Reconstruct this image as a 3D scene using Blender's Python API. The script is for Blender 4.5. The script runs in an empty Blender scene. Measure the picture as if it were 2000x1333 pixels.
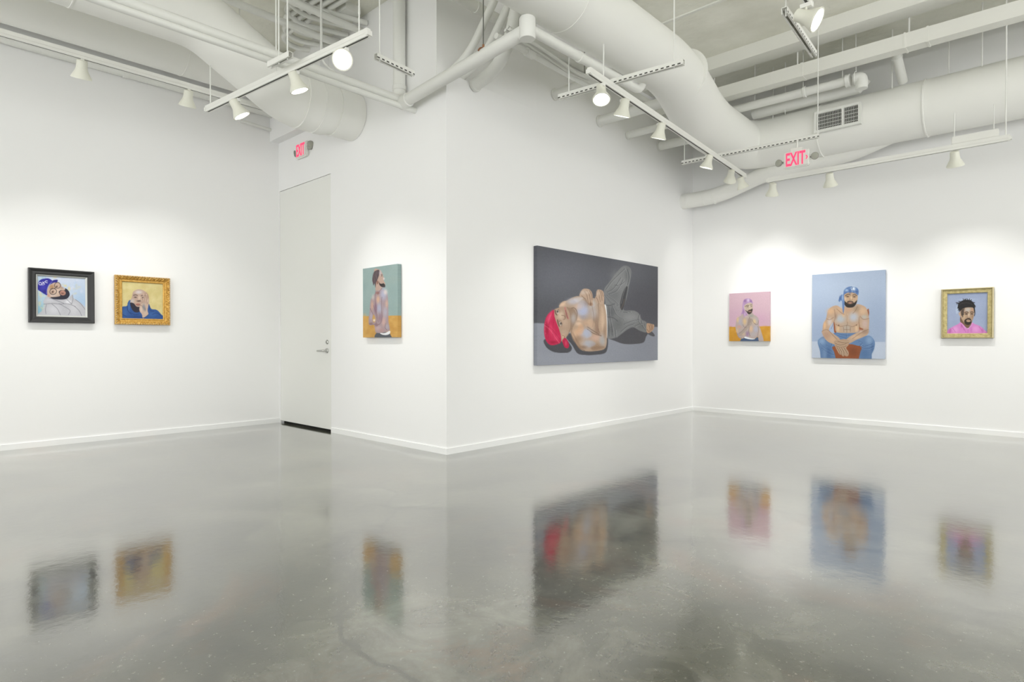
import bpy, bmesh, math, random
import numpy as np
from mathutils import Vector, Matrix

C = bpy.context.scene.collection
SC = bpy.context.scene
PI = math.pi
rnd = random.Random(7)

# ------------------------------------------------------------------ camera
W_A, W_D, CEIL = -3.37, 5.02, 4.65          # left wall x, far wall y, deck height
cam_data = bpy.data.cameras.new('camera')
cam = bpy.data.objects.new('camera', cam_data)
C.objects.link(cam)
SC.camera = cam
YAW, PITCH, ROLL = 0.7503, -0.0090, -0.0004
_f = Vector((-math.sin(YAW)*math.cos(PITCH), math.cos(YAW)*math.cos(PITCH), math.sin(PITCH)))
_r = Vector((math.cos(YAW), math.sin(YAW), 0))
_u = _r.cross(_f)
_r2 = _r*math.cos(ROLL) + _u*math.sin(ROLL)
_u2 = -_r*math.sin(ROLL) + _u*math.cos(ROLL)
cam.matrix_world = Matrix(((_r2.x, _u2.x, -_f.x, 4.3644), (_r2.y, _u2.y, -_f.y, -3.7733),
                           (_r2.z, _u2.z, -_f.z, 1.0763), (0, 0, 0, 1)))
cam_data.sensor_width = 36.0
cam_data.lens = 1182.52/2000*36.0
cam_data.shift_y = 11.14/2000
cam_data.clip_start = 0.05

# ------------------------------------------------------------------ world (even ambient fill added through the unseen sides left open) and exposure
world = bpy.data.worlds.new('world')
SC.world = world
world.use_nodes = True
world.node_tree.nodes['Background'].inputs[0].default_value = (0.995, 1.0, 0.99, 1)
world.node_tree.nodes['Background'].inputs[1].default_value = 2.85
SC.view_settings.view_transform = 'Standard'
SC.view_settings.look = 'None'
SC.view_settings.gamma = 1.0
SC.view_settings.use_curve_mapping = False
SC.view_settings.exposure = 0.3
SC.cycles.max_bounces = 10
SC.cycles.diffuse_bounces = 6
SC.cycles.glossy_bounces = 4
SC.cycles.sample_clamp_indirect = 4.0
SC.cycles.caustics_reflective = False
SC.cycles.caustics_refractive = False
SPOT_W = 44.0

# ------------------------------------------------------------------ materials
def mat(name, col, rough=0.6, metal=0.0, spec=0.4, bump=0.0, bscale=60.0, var=0.0, vscale=3.0, col2=None, coat=0.0):
    m = bpy.data.materials.new(name)
    m.use_nodes = True
    nt = m.node_tree
    b = nt.nodes['Principled BSDF']
    b.inputs['Base Color'].default_value = (*col, 1)
    b.inputs['Roughness'].default_value = rough
    b.inputs['Metallic'].default_value = metal
    b.inputs['Specular IOR Level'].default_value = spec
    b.inputs['Coat Weight'].default_value = coat
    tc = nt.nodes.new('ShaderNodeTexCoord')
    if var > 0 or col2:
        n = nt.nodes.new('ShaderNodeTexNoise')
        n.inputs['Scale'].default_value = vscale
        n.inputs['Detail'].default_value = 6
        nt.links.new(tc.outputs['Object'], n.inputs['Vector'])
        r = nt.nodes.new('ShaderNodeValToRGB')
        r.color_ramp.elements[0].position = 0.35
        r.color_ramp.elements[1].position = 0.65
        c2 = col2 or tuple(c*(1-var) for c in col)
        r.color_ramp.elements[0].color = (*c2, 1)
        r.color_ramp.elements[1].color = (*col, 1)
        nt.links.new(n.outputs['Fac'], r.inputs['Fac'])
        nt.links.new(r.outputs['Color'], b.inputs['Base Color'])
    if bump > 0:
        n2 = nt.nodes.new('ShaderNodeTexNoise')
        n2.inputs['Scale'].default_value = bscale
        n2.inputs['Detail'].default_value = 4
        nt.links.new(tc.outputs['Object'], n2.inputs['Vector'])
        bp = nt.nodes.new('ShaderNodeBump')
        bp.inputs['Strength'].default_value = bump
        bp.inputs['Distance'].default_value = 0.01
        nt.links.new(n2.outputs['Fac'], bp.inputs['Height'])
        nt.links.new(bp.outputs['Normal'], b.inputs['Normal'])
    return m

def emit(name, col, s):
    m = bpy.data.materials.new(name)
    m.use_nodes = True
    b = m.node_tree.nodes['Principled BSDF']
    b.inputs['Base Color'].default_value = (*col, 1)
    b.inputs['Emission Color'].default_value = (*col, 1)
    b.inputs['Emission Strength'].default_value = s
    return m

M_WALL = mat('gallery_wall_paint', (0.865, 0.866, 0.862), 0.75, spec=0.2)
M_BASE = mat('baseboard_paint', (0.88, 0.885, 0.88), 0.5)
M_DOOR = mat('door_paint', (0.80, 0.805, 0.77), 0.55)
M_DUCT = mat('duct_paint', (0.86, 0.862, 0.825), 0.6, bump=0.12, bscale=9.0)
M_PIPE = mat('pipe_paint', (0.78, 0.785, 0.75), 0.5)
M_HEAD = mat('track_head_paint', (0.75, 0.75, 0.66), 0.45)
M_TRACK = mat('track_paint', (0.80, 0.80, 0.76), 0.45)
M_SLOT = mat('slot_dark', (0.10, 0.10, 0.09), 0.7)
M_ROD = mat('bare_steel_rod', (0.22, 0.22, 0.21), 0.4, metal=0.7)
M_COPPER = mat('copper_clamp', (0.36, 0.17, 0.09), 0.5, metal=0.3)
M_STEEL = mat('brushed_steel', (0.55, 0.55, 0.53), 0.3, metal=1.0)
M_DARK = mat('door_gap_shade', (0.012, 0.012, 0.01), 0.9)  # near-black colour standing in for shade in the door gaps
M_GRILLE = mat('grille_dark', (0.05, 0.052, 0.045), 0.8)
M_LAMP = emit('lamp_glass_lit', (1.0, 0.99, 0.96), 9.0)
M_LAMPOFF = mat('lamp_glass_dim', (0.5, 0.5, 0.46), 0.3)
M_EXIT = emit('exit_red', (1.0, 0.06, 0.17), 0.85)
M_EXIT.node_tree.nodes['Principled BSDF'].inputs['Base Color'].default_value = (0.35, 0.02, 0.05, 1)
M_PLASTIC = mat('sign_housing', (0.78, 0.78, 0.74), 0.4)
M_LENS = mat('emergency_lens', (0.42, 0.42, 0.36), 0.25, bump=0.8, bscale=150)
M_LRIM = mat('emergency_rim', (0.30, 0.30, 0.27), 0.4)
M_DECK = mat('roof_deck_sprayed', (0.88, 0.875, 0.80), 0.85, bump=0.9, bscale=14.0, col2=(0.74, 0.735, 0.65), vscale=1.6)
M_BEAM = mat('beam_paint', (0.82, 0.82, 0.77), 0.7, bump=0.2, bscale=20)
M_BLACKF = mat('black_frame_wood', (0.018, 0.018, 0.018), 0.35, bump=0.15, bscale=40)
M_SILVER = mat('silver_slip', (0.50, 0.51, 0.49), 0.4, metal=0.2)
M_GOLD = mat('gilt_gold', (0.66, 0.40, 0.10), 0.38, metal=0.35, bump=0.6, bscale=55, col2=(0.50, 0.28, 0.055), vscale=40)
M_GOLDORN = mat('gilt_ornament', (0.74, 0.53, 0.25), 0.4, metal=0.3, bump=1.0, bscale=90, col2=(0.45, 0.31, 0.17), vscale=60)
M_PALEGOLD = mat('pale_gold_leaf', (0.56, 0.48, 0.23), 0.45, metal=0.25, bump=0.5, bscale=120, col2=(0.40, 0.33, 0.14), vscale=45)
M_PALEEDGE = mat('pale_gold_edge', (0.47, 0.41, 0.24), 0.4, metal=0.3)

def slotted_mat():
    m = mat('slotted_strut_paint', (0.80, 0.80, 0.76), 0.45)
    nt = m.node_tree; N, L = nt.nodes, nt.links
    def attr(n):
        a = N.new('ShaderNodeAttribute'); a.attribute_name = n; return a.outputs['Fac']
    def op(o, a, b=None):
        x = N.new('ShaderNodeMath'); x.operation = o
        for i, s in enumerate((a, b)):
            if s is None: continue
            if isinstance(s, float): x.inputs[i].default_value = s
            else: L.new(s, x.inputs[i])
        return x.outputs[0]
    dash = op('LESS_THAN', op('FRACT', op('DIVIDE', attr('along'), 0.048)), 0.55)
    rise = attr('rise')
    band = op('LESS_THAN', op('ABSOLUTE', op('ADD', rise, 0.011)), 0.0055)
    k = op('MULTIPLY', dash, band)
    x = N.new('ShaderNodeMix'); x.data_type = 'RGBA'
    x.inputs[6].default_value = (0.80, 0.80, 0.76, 1); x.inputs[7].default_value = (0.06, 0.06, 0.05, 1)
    L.new(k, x.inputs[0]); L.new(x.outputs[2], N['Principled BSDF'].inputs['Base Color'])
    return m
M_SLOTTED = slotted_mat()

def paint_mat():
    m = bpy.data.materials.new('oil_paint_on_canvas')
    m.use_nodes = True
    nt = m.node_tree
    b = nt.nodes['Principled BSDF']
    a = nt.nodes.new('ShaderNodeAttribute')
    a.attribute_name = 'paint'
    nt.links.new(a.outputs['Color'], b.inputs['Base Color'])
    b.inputs['Roughness'].default_value = 0.55
    b.inputs['Specular IOR Level'].default_value = 0.25
    return m
M_PAINT = paint_mat()

def floor_mat():
    m = bpy.data.materials.new('polished_concrete')
    m.use_nodes = True
    nt = m.node_tree
    N, L = nt.nodes, nt.links
    b = N['Principled BSDF']
    tc = N.new('ShaderNodeTexCoord')
    def noise(scale, detail=8, rough=0.6, vec=None, dist=0.0):
        n = N.new('ShaderNodeTexNoise')
        n.inputs['Scale'].default_value = scale
        n.inputs['Detail'].default_value = detail
        n.inputs['Roughness'].default_value = rough
        n.inputs['Distortion'].default_value = dist
        L.new(vec or tc.outputs['Object'], n.inputs['Vector'])
        return n
    def ramp(src, p0, c0, p1, c1):
        r = N.new('ShaderNodeValToRGB')
        r.color_ramp.elements[0].position = p0
        r.color_ramp.elements[0].color = (*c0, 1)
        r.color_ramp.elements[1].position = p1
        r.color_ramp.elements[1].color = (*c1, 1)
        L.new(src, r.inputs['Fac'])
        return r
    def mix(a, bb, fac, mode='MIX'):
        x = N.new('ShaderNodeMix')
        x.data_type = 'RGBA'
        x.blend_type = mode
        for s, i in ((a, 6), (bb, 7)):
            if isinstance(s, tuple): x.inputs[i].default_value = (*s, 1)
            else: L.new(s, x.inputs[i])
        if isinstance(fac, float): x.inputs[0].default_value = fac
        else: L.new(fac, x.inputs[0])
        return x.outputs[2]
    big = ramp(noise(0.55, 6, 0.55, dist=0.6).outputs['Fac'], 0.36, (0.050, 0.051, 0.034), 0.64, (0.195, 0.195, 0.155))
    med = ramp(noise(3.2, 9, 0.65, dist=0.8).outputs['Fac'], 0.30, (0.45, 0.44, 0.40), 0.70, (1.55, 1.55, 1.55))
    c = mix(big.outputs['Color'], med.outputs['Color'], 1.0, 'MULTIPLY')
    # rusty brown and olive stains
    st = ramp(noise(0.9, 7, 0.7, dist=1.2).outputs['Fac'], 0.55, (0, 0, 0), 0.68, (1, 1, 1))
    c = mix(c, (0.19, 0.125, 0.075), N_scale(N, L, st.outputs['Color'], 0.75))
    st2 = ramp(noise(1.7, 8, 0.7, dist=0.5).outputs['Fac'], 0.52, (0, 0, 0), 0.80, (1, 1, 1))
    c = mix(c, (0.26, 0.25, 0.19), N_scale(N, L, st2.outputs['Color'], 0.5))
    # fine aggregate flecks
    fl = ramp(noise(42, 3, 0.7).outputs['Fac'], 0.62, (0, 0, 0), 0.72, (1, 1, 1))
    c = mix(c, (0.42, 0.41, 0.35), N_scale(N, L, fl.outputs['Color'], 0.5))
    # hairline cracks
    vw = noise(1.3, 3, 0.5)
    mp = N.new('ShaderNodeVectorMath'); mp.operation = 'MULTIPLY_ADD'
    L.new(vw.outputs['Color'], mp.inputs[0])
    mp.inputs[1].default_value = (0.7, 0.7, 0.7)
    L.new(tc.outputs['Object'], mp.inputs[2])
    vo = N.new('ShaderNodeTexVoronoi')
    vo.feature = 'DISTANCE_TO_EDGE'
    vo.inputs['Scale'].default_value = 0.28
    L.new(mp.outputs[0], vo.inputs['Vector'])
    cr = ramp(vo.outputs['Distance'], 0.0, (1, 1, 1), 0.0016, (0, 0, 0))
    c = mix(c, (0.03, 0.028, 0.022), N_scale(N, L, cr.outputs['Color'], 0.5))
    L.new(c, b.inputs['Base Color'])
    rr = N.new('ShaderNodeMapRange')
    rn = noise(2.6, 8, 0.7, dist=0.6)
    L.new(rn.outputs['Fac'], rr.inputs['Value'])
    rr.inputs['From Min'].default_value = 0.3
    rr.inputs['From Max'].default_value = 0.7
    rr.inputs['To Min'].default_value = 0.085
    rr.inputs['To Max'].default_value = 0.17
    L.new(rr.outputs['Result'], b.inputs['Roughness'])
    b.inputs['IOR'].default_value = 1.65
    b.inputs['Coat Weight'].default_value = 1.0
    b.inputs['Coat IOR'].default_value = 1.8
    cr2 = N.new('ShaderNodeMapRange')
    L.new(noise(5.5, 8, 0.75, dist=0.4).outputs['Fac'], cr2.inputs['Value'])
    cr2.inputs['From Min'].default_value = 0.35
    cr2.inputs['From Max'].default_value = 0.68
    cr2.inputs['To Min'].default_value = 0.055
    cr2.inputs['To Max'].default_value = 0.12
    L.new(cr2.outputs['Result'], b.inputs['Coat Roughness'])
    # faint trowel waviness, as in ground concrete
    bp = N.new('ShaderNodeBump')
    bp.inputs['Strength'].default_value = 0.35
    bp.inputs['Distance'].default_value = 0.0012
    L.new(noise(16, 5, 0.6).outputs['Fac'], bp.inputs['Height'])
    L.new(bp.outputs['Normal'], b.inputs['Normal'])
    L.new(bp.outputs['Normal'], b.inputs['Coat Normal'])
    b.inputs['Specular IOR Level'].default_value = 0.5
    return m

def N_scale(N, L, src, k):
    x = N.new('ShaderNodeMath'); x.operation = 'MULTIPLY'
    L.new(src, x.inputs[0]); x.inputs[1].default_value = k
    return x.outputs[0]

# ------------------------------------------------------------------ helpers
def obj(name, bm, m, parent=None, smooth=False, loc=None):
    me = bpy.data.meshes.new(name)
    bm.normal_update()
    bm.to_mesh(me); bm.free()
    me.materials.append(m)
    if smooth:
        for p in me.polygons: p.use_smooth = True
        try: me.set_sharp_from_angle(angle=math.radians(38))
        except Exception: pass
    o = bpy.data.objects.new(name, me)
    C.objects.link(o)
    if parent: o.parent = parent
    if loc: o.location = loc
    return o

def tag(o, label, cat, group=None, kind=None):
    o['label'] = label; o['category'] = cat
    if group: o['group'] = group
    if kind: o['kind'] = kind
    return o

def thing(name, label, cat, loc=(0, 0, 0), rotz=0.0, group=None):
    o = bpy.data.objects.new(name, None)
    o.empty_display_size = 0.1
    C.objects.link(o)
    o.location = loc; o.rotation_euler = (0, 0, rotz)
    return tag(o, label, cat, group)

def struct(name, bm, m):
    o = obj(name, bm, m); o['kind'] = 'structure'
    return o

def box(bm, x0, x1, y0, y1, z0, z1):
    v = [bm.verts.new((x, y, z)) for z in (z0, z1) for x, y in ((x0, y0), (x1, y0), (x1, y1), (x0, y1))]
    for f in ((3, 2, 1, 0), (4, 5, 6, 7), (0, 1, 5, 4), (1, 2, 6, 5), (2, 3, 7, 6), (3, 0, 4, 7)):
        bm.faces.new([v[i] for i in f])
    return bm

def B(*a):
    bm = bmesh.new()
    return box(bm, *a)

def obox(bm, p, q, w, h, side=None):
    """box along p->q, width w (horizontal), height h (vertical), centred on the line"""
    p, q = Vector(p), Vector(q)
    d = (q-p).normalized()
    s = d.cross(Vector((0, 0, 1)))
    s = s.normalized() if s.length > 1e-4 else Vector((1, 0, 0))
    u = s.cross(d).normalized()
    v = []
    for c in (p, q):
        for a, b in ((-1, -1), (1, -1), (1, 1), (-1, 1)):
            v.append(bm.verts.new(c + s*a*w/2 + u*b*h/2))
    for f in ((0, 1, 2, 3), (7, 6, 5, 4), (0, 4, 5, 1), (1, 5, 6, 2), (2, 6, 7, 3), (3, 7, 4, 0)):
        bm.faces.new([v[i] for i in f])
    return bm

def tube(bm, pts, rad, n=16, caps=True):
    pts = [Vector(p) for p in pts]
    if not hasattr(rad, '__len__'): rad = [rad]*len(pts)
    rings = []
    up = None
    for i, p in enumerate(pts):
        a = (pts[i]-pts[i-1]).normalized() if i > 0 else None
        b = (pts[i+1]-pts[i]).normalized() if i < len(pts)-1 else None
        d = (a+b).normalized() if a and b else (a or b)
        if up is None:
            ref = Vector((0, 0, 1)) if abs(d.z) < 0.9 else Vector((1, 0, 0))
            s = d.cross(ref).normalized()
        else:
            s = (up - d*up.dot(d)).normalized()
        up = s
        t = d.cross(s)
        k = 1.0
        if a and b:
            c = max(0.35, math.sqrt(max(0.0, (1+a.dot(b))/2)))
            k = 1/c
        nrm = (b-a) if (a and b and (b-a).length > 1e-5) else None
        ring = []
        for j in range(n):
            th = 2*PI*j/n
            v = s*math.cos(th) + t*math.sin(th)
            if nrm is not None:
                nn = nrm.normalized()
                v = v + nn*v.dot(nn)*(k-1)
            ring.append(bm.verts.new(p + v*rad[i]))
        rings.append(ring)
    for r0, r1 in zip(rings, rings[1:]):
        for j in range(n):
            bm.faces.new((r0[j], r0[(j+1) % n], r1[(j+1) % n], r1[j]))
    if caps:
        bm.faces.new(rings[0][::-1]); bm.faces.new(rings[-1])
    return bm

def T(pts, rad, n=16, caps=True):
    return tube(bmesh.new(), pts, rad, n, caps)

def rounded(pts, r, k=6):
    """replace the corners of a polyline with arcs of roughly radius r"""
    pts = [Vector(p) for p in pts]
    out = [pts[0]]
    for a, b, c in zip(pts, pts[1:], pts[2:]):
        da, dc = (a-b), (c-b)
        t = min(r, da.length*0.48, dc.length*0.48)
        p0, p2 = b+da.normalized()*t, b+dc.normalized()*t
        for i in range(k+1):
            u = i/k
            out.append(p0*(1-u)**2 + b*2*u*(1-u) + p2*u*u)
    out.append(pts[-1])
    return out

def lathe(bm, prof, axis=Vector((0, 0, 1)), org=Vector((0, 0, 0)), n=28):
    """prof: (radius, distance along the axis)"""
    d = Vector(axis).normalized()
    ref = Vector((0, 0, 1)) if abs(d.z) < 0.9 else Vector((1, 0, 0))
    s = d.cross(ref).normalized(); t = d.cross(s)
    rings = []
    for r, h in prof:
        c = Vector(org) + d*h
        rings.append([bm.verts.new(c + (s*math.cos(2*PI*j/n) + t*math.sin(2*PI*j/n))*max(r, 1e-4)) for j in range(n)])
    for r0, r1 in zip(rings, rings[1:]):
        for j in range(n):
            bm.faces.new((r0[j], r0[(j+1) % n], r1[(j+1) % n], r1[j]))
    bm.faces.new(rings[0][::-1]); bm.faces.new(rings[-1])
    return bm
# ------------------------------------------------------------------ the room
TH = 0.2
bm = B(W_A-TH, 9.5, -8.5, W_D+TH, -0.1, 0.0)
o = struct('floor', bm, floor_mat())
bm = B(W_A-TH, 9.5, -8.5, W_D+TH, CEIL, CEIL+0.15)
struct('ceiling', bm, M_DECK)
struct('wall_left', B(W_A-TH, W_A, -8.5, TH, 0, CEIL), M_WALL)
DX0, DX1, DH = -3.345, -2.076, 3.05
bm = bmesh.new()
box(bm, W_A, DX0-0.004, 0, TH, 0, CEIL)
box(bm, DX0-0.004, DX1+0.004, 0, TH, DH+0.006, CEIL)
# right of the door, with the outer corner cut back above the hung wall
K = 3.62
box(bm, DX1+0.004, -0.14, 0, TH, 0, CEIL)
box(bm, -0.14, 0, 0, TH, 0, K)
struct('wall_back', bm, M_WALL)
bm = bmesh.new()
box(bm, -TH, 0, TH, W_D, 0, K)
pl = [(-TH-0.14, TH), (-0.14, 0.0), (0.0, 1.3), (0.0, W_D), (-TH-0.14, W_D)]
lo = [bm.verts.new((x, y, K)) for x, y in pl]; hi = [bm.verts.new((x, y, CEIL)) for x, y in pl]
bm.faces.new(lo[::-1]); bm.faces.new(hi)
for i in range(5): bm.faces.new((lo[i], lo[(i+1) % 5], hi[(i+1) % 5], hi[i]))
struct('wall_centre', bm, M_WALL)
struct('wall_right', B(-TH, 9.5, W_D, W_D+TH, 0, CEIL), M_WALL)
# unseen headers added over the open sides to keep the upper walls darker
struct('shade_header_front', B(W_A-TH, 9.5, -8.7, -8.5, 3.2, CEIL), M_WALL)
struct('shade_header_side', B(9.5, 9.7, -8.5, W_D+TH, 3.2, CEIL), M_WALL)
# baseboards
BH, BT = 0.057, 0.012
struct('baseboard_left', B(W_A, W_A+BT, -8.5, -0.001, 0, BH), M_BASE)
struct('baseboard_back', B(DX1+0.012, BT, -BT, 0, 0, BH), M_BASE)
struct('baseboard_centre', B(0, BT, 0, W_D-BT, 0, BH), M_BASE)
struct('baseboard_right', B(0.0, 9.5, W_D-BT, W_D, 0, BH), M_BASE)
# soffit on the back wall by the corner
struct('trim_1', B(W_A, -2.1, -0.12, 0, 3.69, CEIL), M_WALL)
# dark sheet painted as the shade behind the door
bm = bmesh.new()
box(bm, DX0-0.1, DX1+0.1, TH, TH+0.02, 0, DH+0.1)
struct('door_shade_backing', bm, M_DARK)
# door
dr = bpy.data.objects.new('door_1', None); C.objects.link(dr); dr['kind'] = 'structure'
dr.location = (DX0, 0.0, 0.0)
Wd = DX1-DX0
obj('door_panel', B(0, Wd, 0.002, 0.045, 0.03, DH), M_DOOR, dr)
obj('door_shade_sheet', B(-0.003, Wd+0.003, 0.05, 0.06, 0.0, DH+0.005), M_DARK, dr)  # dark sheet that paints the shade in the gap round the door
hp = bmesh.new()
hx, hz = -2.165-DX0, 0.965
lathe(hp, [(0.030, 0), (0.030, 0.010), (0.026, 0.014)], (0, -1, 0), (hx, 0.002, hz))
hd = obj('handle_rose', hp, M_STEEL, dr, True)
tb = T(rounded([(hx, 0, hz), (hx, -0.055, hz), (hx-0.125, -0.058, hz-0.003)], 0.02), [0.011]*9+[0.009], 12)
obj('lever', tb, M_STEEL, hd, True)
lk = bmesh.new()
lathe(lk, [(0.027, 0), (0.027, 0.008), (0.020, 0.014), (0.014, 0.014), (0.013, 0.022)], (0, -1, 0), (hx+0.005, 0.002, 1.068))
obj('deadbolt', lk, M_STEEL, dr, True)

# deck ribs and beams
def beam(y0, y1, z0, label, x0=0.0, x1=9.3):
    o = obj('ceiling_beam', B(x0, x1, y0, y1, z0, CEIL), M_BEAM)
    return tag(o, label, 'beam')
beam(3.52, 3.77, 4.49, 'deep pale boxed beam across the right ceiling above the white pipe')
beam(4.60, 4.74, 4.52, 'slim pale beam against the ceiling nearest the far right wall')
beam(2.36, 2.40, 4.635, 'thin pale batten across the right ceiling in front of the boxed beam')
beam(1.50, 1.54, 4.635, 'thin pale batten across the right ceiling nearest the camera')
beam(3.86, 3.92, 4.56, 'narrow pale rail on the ceiling behind the boxed beam')

# ------------------------------------------------------------------ ducts
def duct(name, label, pts, rad, seams, r=0.4, m=M_DUCT, n=40, cat='duct'):
    t = thing(name, label, cat, pts[0])
    t.location = (0, 0, 0)
    obj('duct_wall', T(pts, rad, n), m, t, True)
    for (p, d, rr) in seams:
        bm = bmesh.new()
        d = Vector(d).normalized(); p = Vector(p)
        lathe(bm, [(rr-0.01, -0.008), (rr+0.004, -0.006), (rr+0.004, 0.006), (rr-0.01, 0.008)], d, p, n)
        obj('seam_band', bm, m, t, True)
    return t

p = rounded([(1.256, -7.5, 3.92), (1.256, 2.05, 3.92), (1.03, 3.2, 3.75), (1.0, 4.55, 3.74), (9.3, 4.55, 3.74)], 0.38, 6)
rad = [0.277 + 0.037*min(1, max(0, (q.y-2.0)/1.0)) for q in p]
main = duct('supply_duct', 'big white round duct that bends along the far right wall with a grille', p, rad,
     [((1.256, 0.2, 3.92), (0, 1, 0), 0.277), ((1.256, 2.25, 3.92), (0, 1, 0), 0.279), ((2.0, 4.55, 3.74), (1, 0, 0), 0.32),
      ((3.1, 4.55, 3.74), (1, 0, 0), 0.32), ((4.2, 4.55, 3.74), (1, 0, 0), 0.32)])
# side grille set on the duct
gr = bmesh.new()
gx0, gx1, gz0, gz1, gy = 2.03, 2.48, 3.65, 3.845, 4.180
box(gr, gx0-0.03, gx1+0.03, gy, gy+0.05, gz0-0.03, gz0)
box(gr, gx0-0.03, gx1+0.03, gy, gy+0.05, gz1, gz1+0.03)
box(gr, gx0-0.03, gx0, gy, gy+0.05, gz0, gz1)
box(gr, gx1, gx1+0.03, gy, gy+0.05, gz0, gz1)
box(gr, gx0+0.275, gx0+0.30, gy, gy+0.05, gz0, gz1)
g = obj('grille_frame', gr, M_PIPE, main)
obj('grille_core', B(gx0, gx1, gy+0.03, gy+0.05, gz0, gz1), M_GRILLE, g)
bl = bmesh.new()
for i in range(27):
    x = gx0 + 0.012 + i*0.0175
    box(bl, x-0.0016, x+0.0016, gy+0.018, gy+0.03, gz0, gz1)
for i in range(4):
    z = gz0 + (i+0.7)*(gz1-gz0)/4.6
    box(bl, gx0, gx1, gy+0.024, gy+0.03, z-0.002, z+0.002)
obj('grille_blades', bl, M_PIPE, g)

p = rounded([(0.0, 4.70, 3.185), (0.55, 4.70, 3.185), (1.25, 4.70, 3.39), (2.3, 4.70, 3.44), (2.9, 4.62, 3.60)], 0.22, 5)
duct('branch_duct', 'slim white duct leaving the centre wall and joining the big duct above the far wall', p, 0.109,
     [((0.09, 4.70, 3.185), (1, 0, 0), 0.109), ((0.5, 4.70, 3.186), (1, 0, 0), 0.108), ((1.3, 4.70, 3.392), (1, 0, 0.05), 0.109),
      ((0.34, 4.70, 3.185), (1, 0, 0), 0.108)], n=32)

p = rounded([(-1.62, -8.3, 4.08), (-1.62, -1.62, 4.08), (-1.60, -0.74, 3.60), (-1.58, -0.30, 3.59), (-1.58, -0.004, 3.59)], 0.16, 4)
rad = [0.275]*len(p)
for i, q in enumerate(p):
    if q.y > -0.9: rad[i] = 0.285
    if q.y > -0.30: rad[i] = 0.262
duct('return_duct', 'large white round duct dropping at an angle into the wall above the door', p, rad,
     [((-1.62, -2.6, 4.08), (0, 1, 0), 0.275), ((-1.59, -0.66, 3.598), (0, 1, 0), 0.287), ((-1.59, -0.48, 3.595), (0, 1, 0), 0.287), ((-1.58, -0.28, 3.59), (0, 1, 0), 0.266)])
duct('wall_duct', 'large white round duct running close along the left wall', [(-3.0, -8.3, 4.355), (-3.0, -0.12, 4.355)], 0.28,
     [((-3.0, -3.2, 4.355), (0, 1, 0), 0.28), ((-3.0, -1.3, 4.355), (0, 1, 0), 0.28)])

# ------------------------------------------------------------------ pipes
def pipe(name, label, pts, r, coup=(), rods=(), cat='pipe', m=M_PIPE, n=20, rodm=None, rodr=0.005):
    """coup: (point, direction, radius, length) collars; rods: (x, y, z) feet of hanger rods that rise to the deck"""
    if not coup and not rods:
        return tag(obj(name, T(pts, r, n), m, None, True), label, cat)
    t = thing(name, label, cat)
    obj('pipe_run', T(pts, r, n), m, t, True)
    for (p, d, rr, l) in coup:
        bm = bmesh.new()
        lathe(bm, [(rr*0.92, -l/2), (rr, -l/2+0.004), (rr, l/2-0.004), (rr*0.92, l/2)], d, p, n)
        obj('pipe_collar', bm, m, t, True)
    for (x, y, z) in rods:
        obj('hanger_rod', T([(x, y, z), (x, y, CEIL)], rodr, 8), rodm or M_PIPE, t, True)
    return t

pipe('wall_pipe', 'white pipe hugging the left wall under the long track', [(-3.312, -8.3, 4.035), (-3.312, -0.12, 4.035)], 0.05,
     coup=[((-3.312, -1.78, 4.035), (0, 1, 0), 0.056, 0.05)])
pipe('conduit', 'short white conduit end on the left wall beside the corner', rounded([(-3.37, -0.50, 3.86), (-3.34, -0.42, 3.85), (-3.34, -0.12, 3.835)], 0.05), 0.02, n=12)
pipe('sprinkler_pipe', 'upper of two white pipes running side by side to the corner junction', [(-0.5, -8.3, 3.449), (-0.5, -0.15, 3.449)], 0.037,
     coup=[((-0.5, -3.0, 3.449), (0, 1, 0), 0.043, 0.06)], rods=[(-0.5, -3.4, 3.48)])
pipe('sprinkler_pipe', 'lower thinner pipe of the pair running to the back wall near the corner', [(-0.47, -8.3, 3.374), (-0.47, -0.0, 3.374)], 0.027)
pipe('riser_pipe', 'vertical white pipe coming down the back wall near the outer corner', rounded([(-0.63, -0.075, CEIL), (-0.63, -0.075, 3.50), (-0.50, -0.13, 3.42)], 0.07), 0.062,
     coup=[((-0.63, -0.075, 3.62), (0, 0, 1), 0.068, 0.05)])
pipe('drain_pipe', 'thick white pipe crossing in front of the outer wall corner', [(-0.50, -0.15, 3.413), (1.12, -0.15, 3.55)], 0.056,
     coup=[((-0.42, -0.15, 3.418), (1, 0, 0.085), 0.066, 0.09)])
t = thing('pipe_tee', 'white capped pipe tee at the top end of the thick crossing pipe', 'pipe fitting', (1.155, -0.15, 3.565))
bm = bmesh.new()
lathe(bm, [(0.06, -0.085), (0.066, -0.075), (0.066, 0.075), (0.06, 0.085)], (0, 0, 1), (0, 0, 0))
obj('tee_body', bm, M_PIPE, t, True)
bm = bmesh.new(); lathe(bm, [(0.03, 0.085), (0.03, 0.115), (0.022, 0.122)], (0, 0, 1), (0, 0, 0), 6)
obj('tee_plug', bm, M_PIPE, t)
pipe('main_pipe', 'white pipe running back from the capped tee beside the big duct', rounded([(1.155, -0.10, 3.57), (1.155, 1.52, 3.585), (1.155, 1.60, 3.66), (1.155, 1.60, 3.80)], 0.06), 0.041,
     coup=[((1.155, 0.55, 3.576), (0, 1, 0), 0.047, 0.05)], rods=[(1.12, 0.0, 3.6)])
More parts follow.
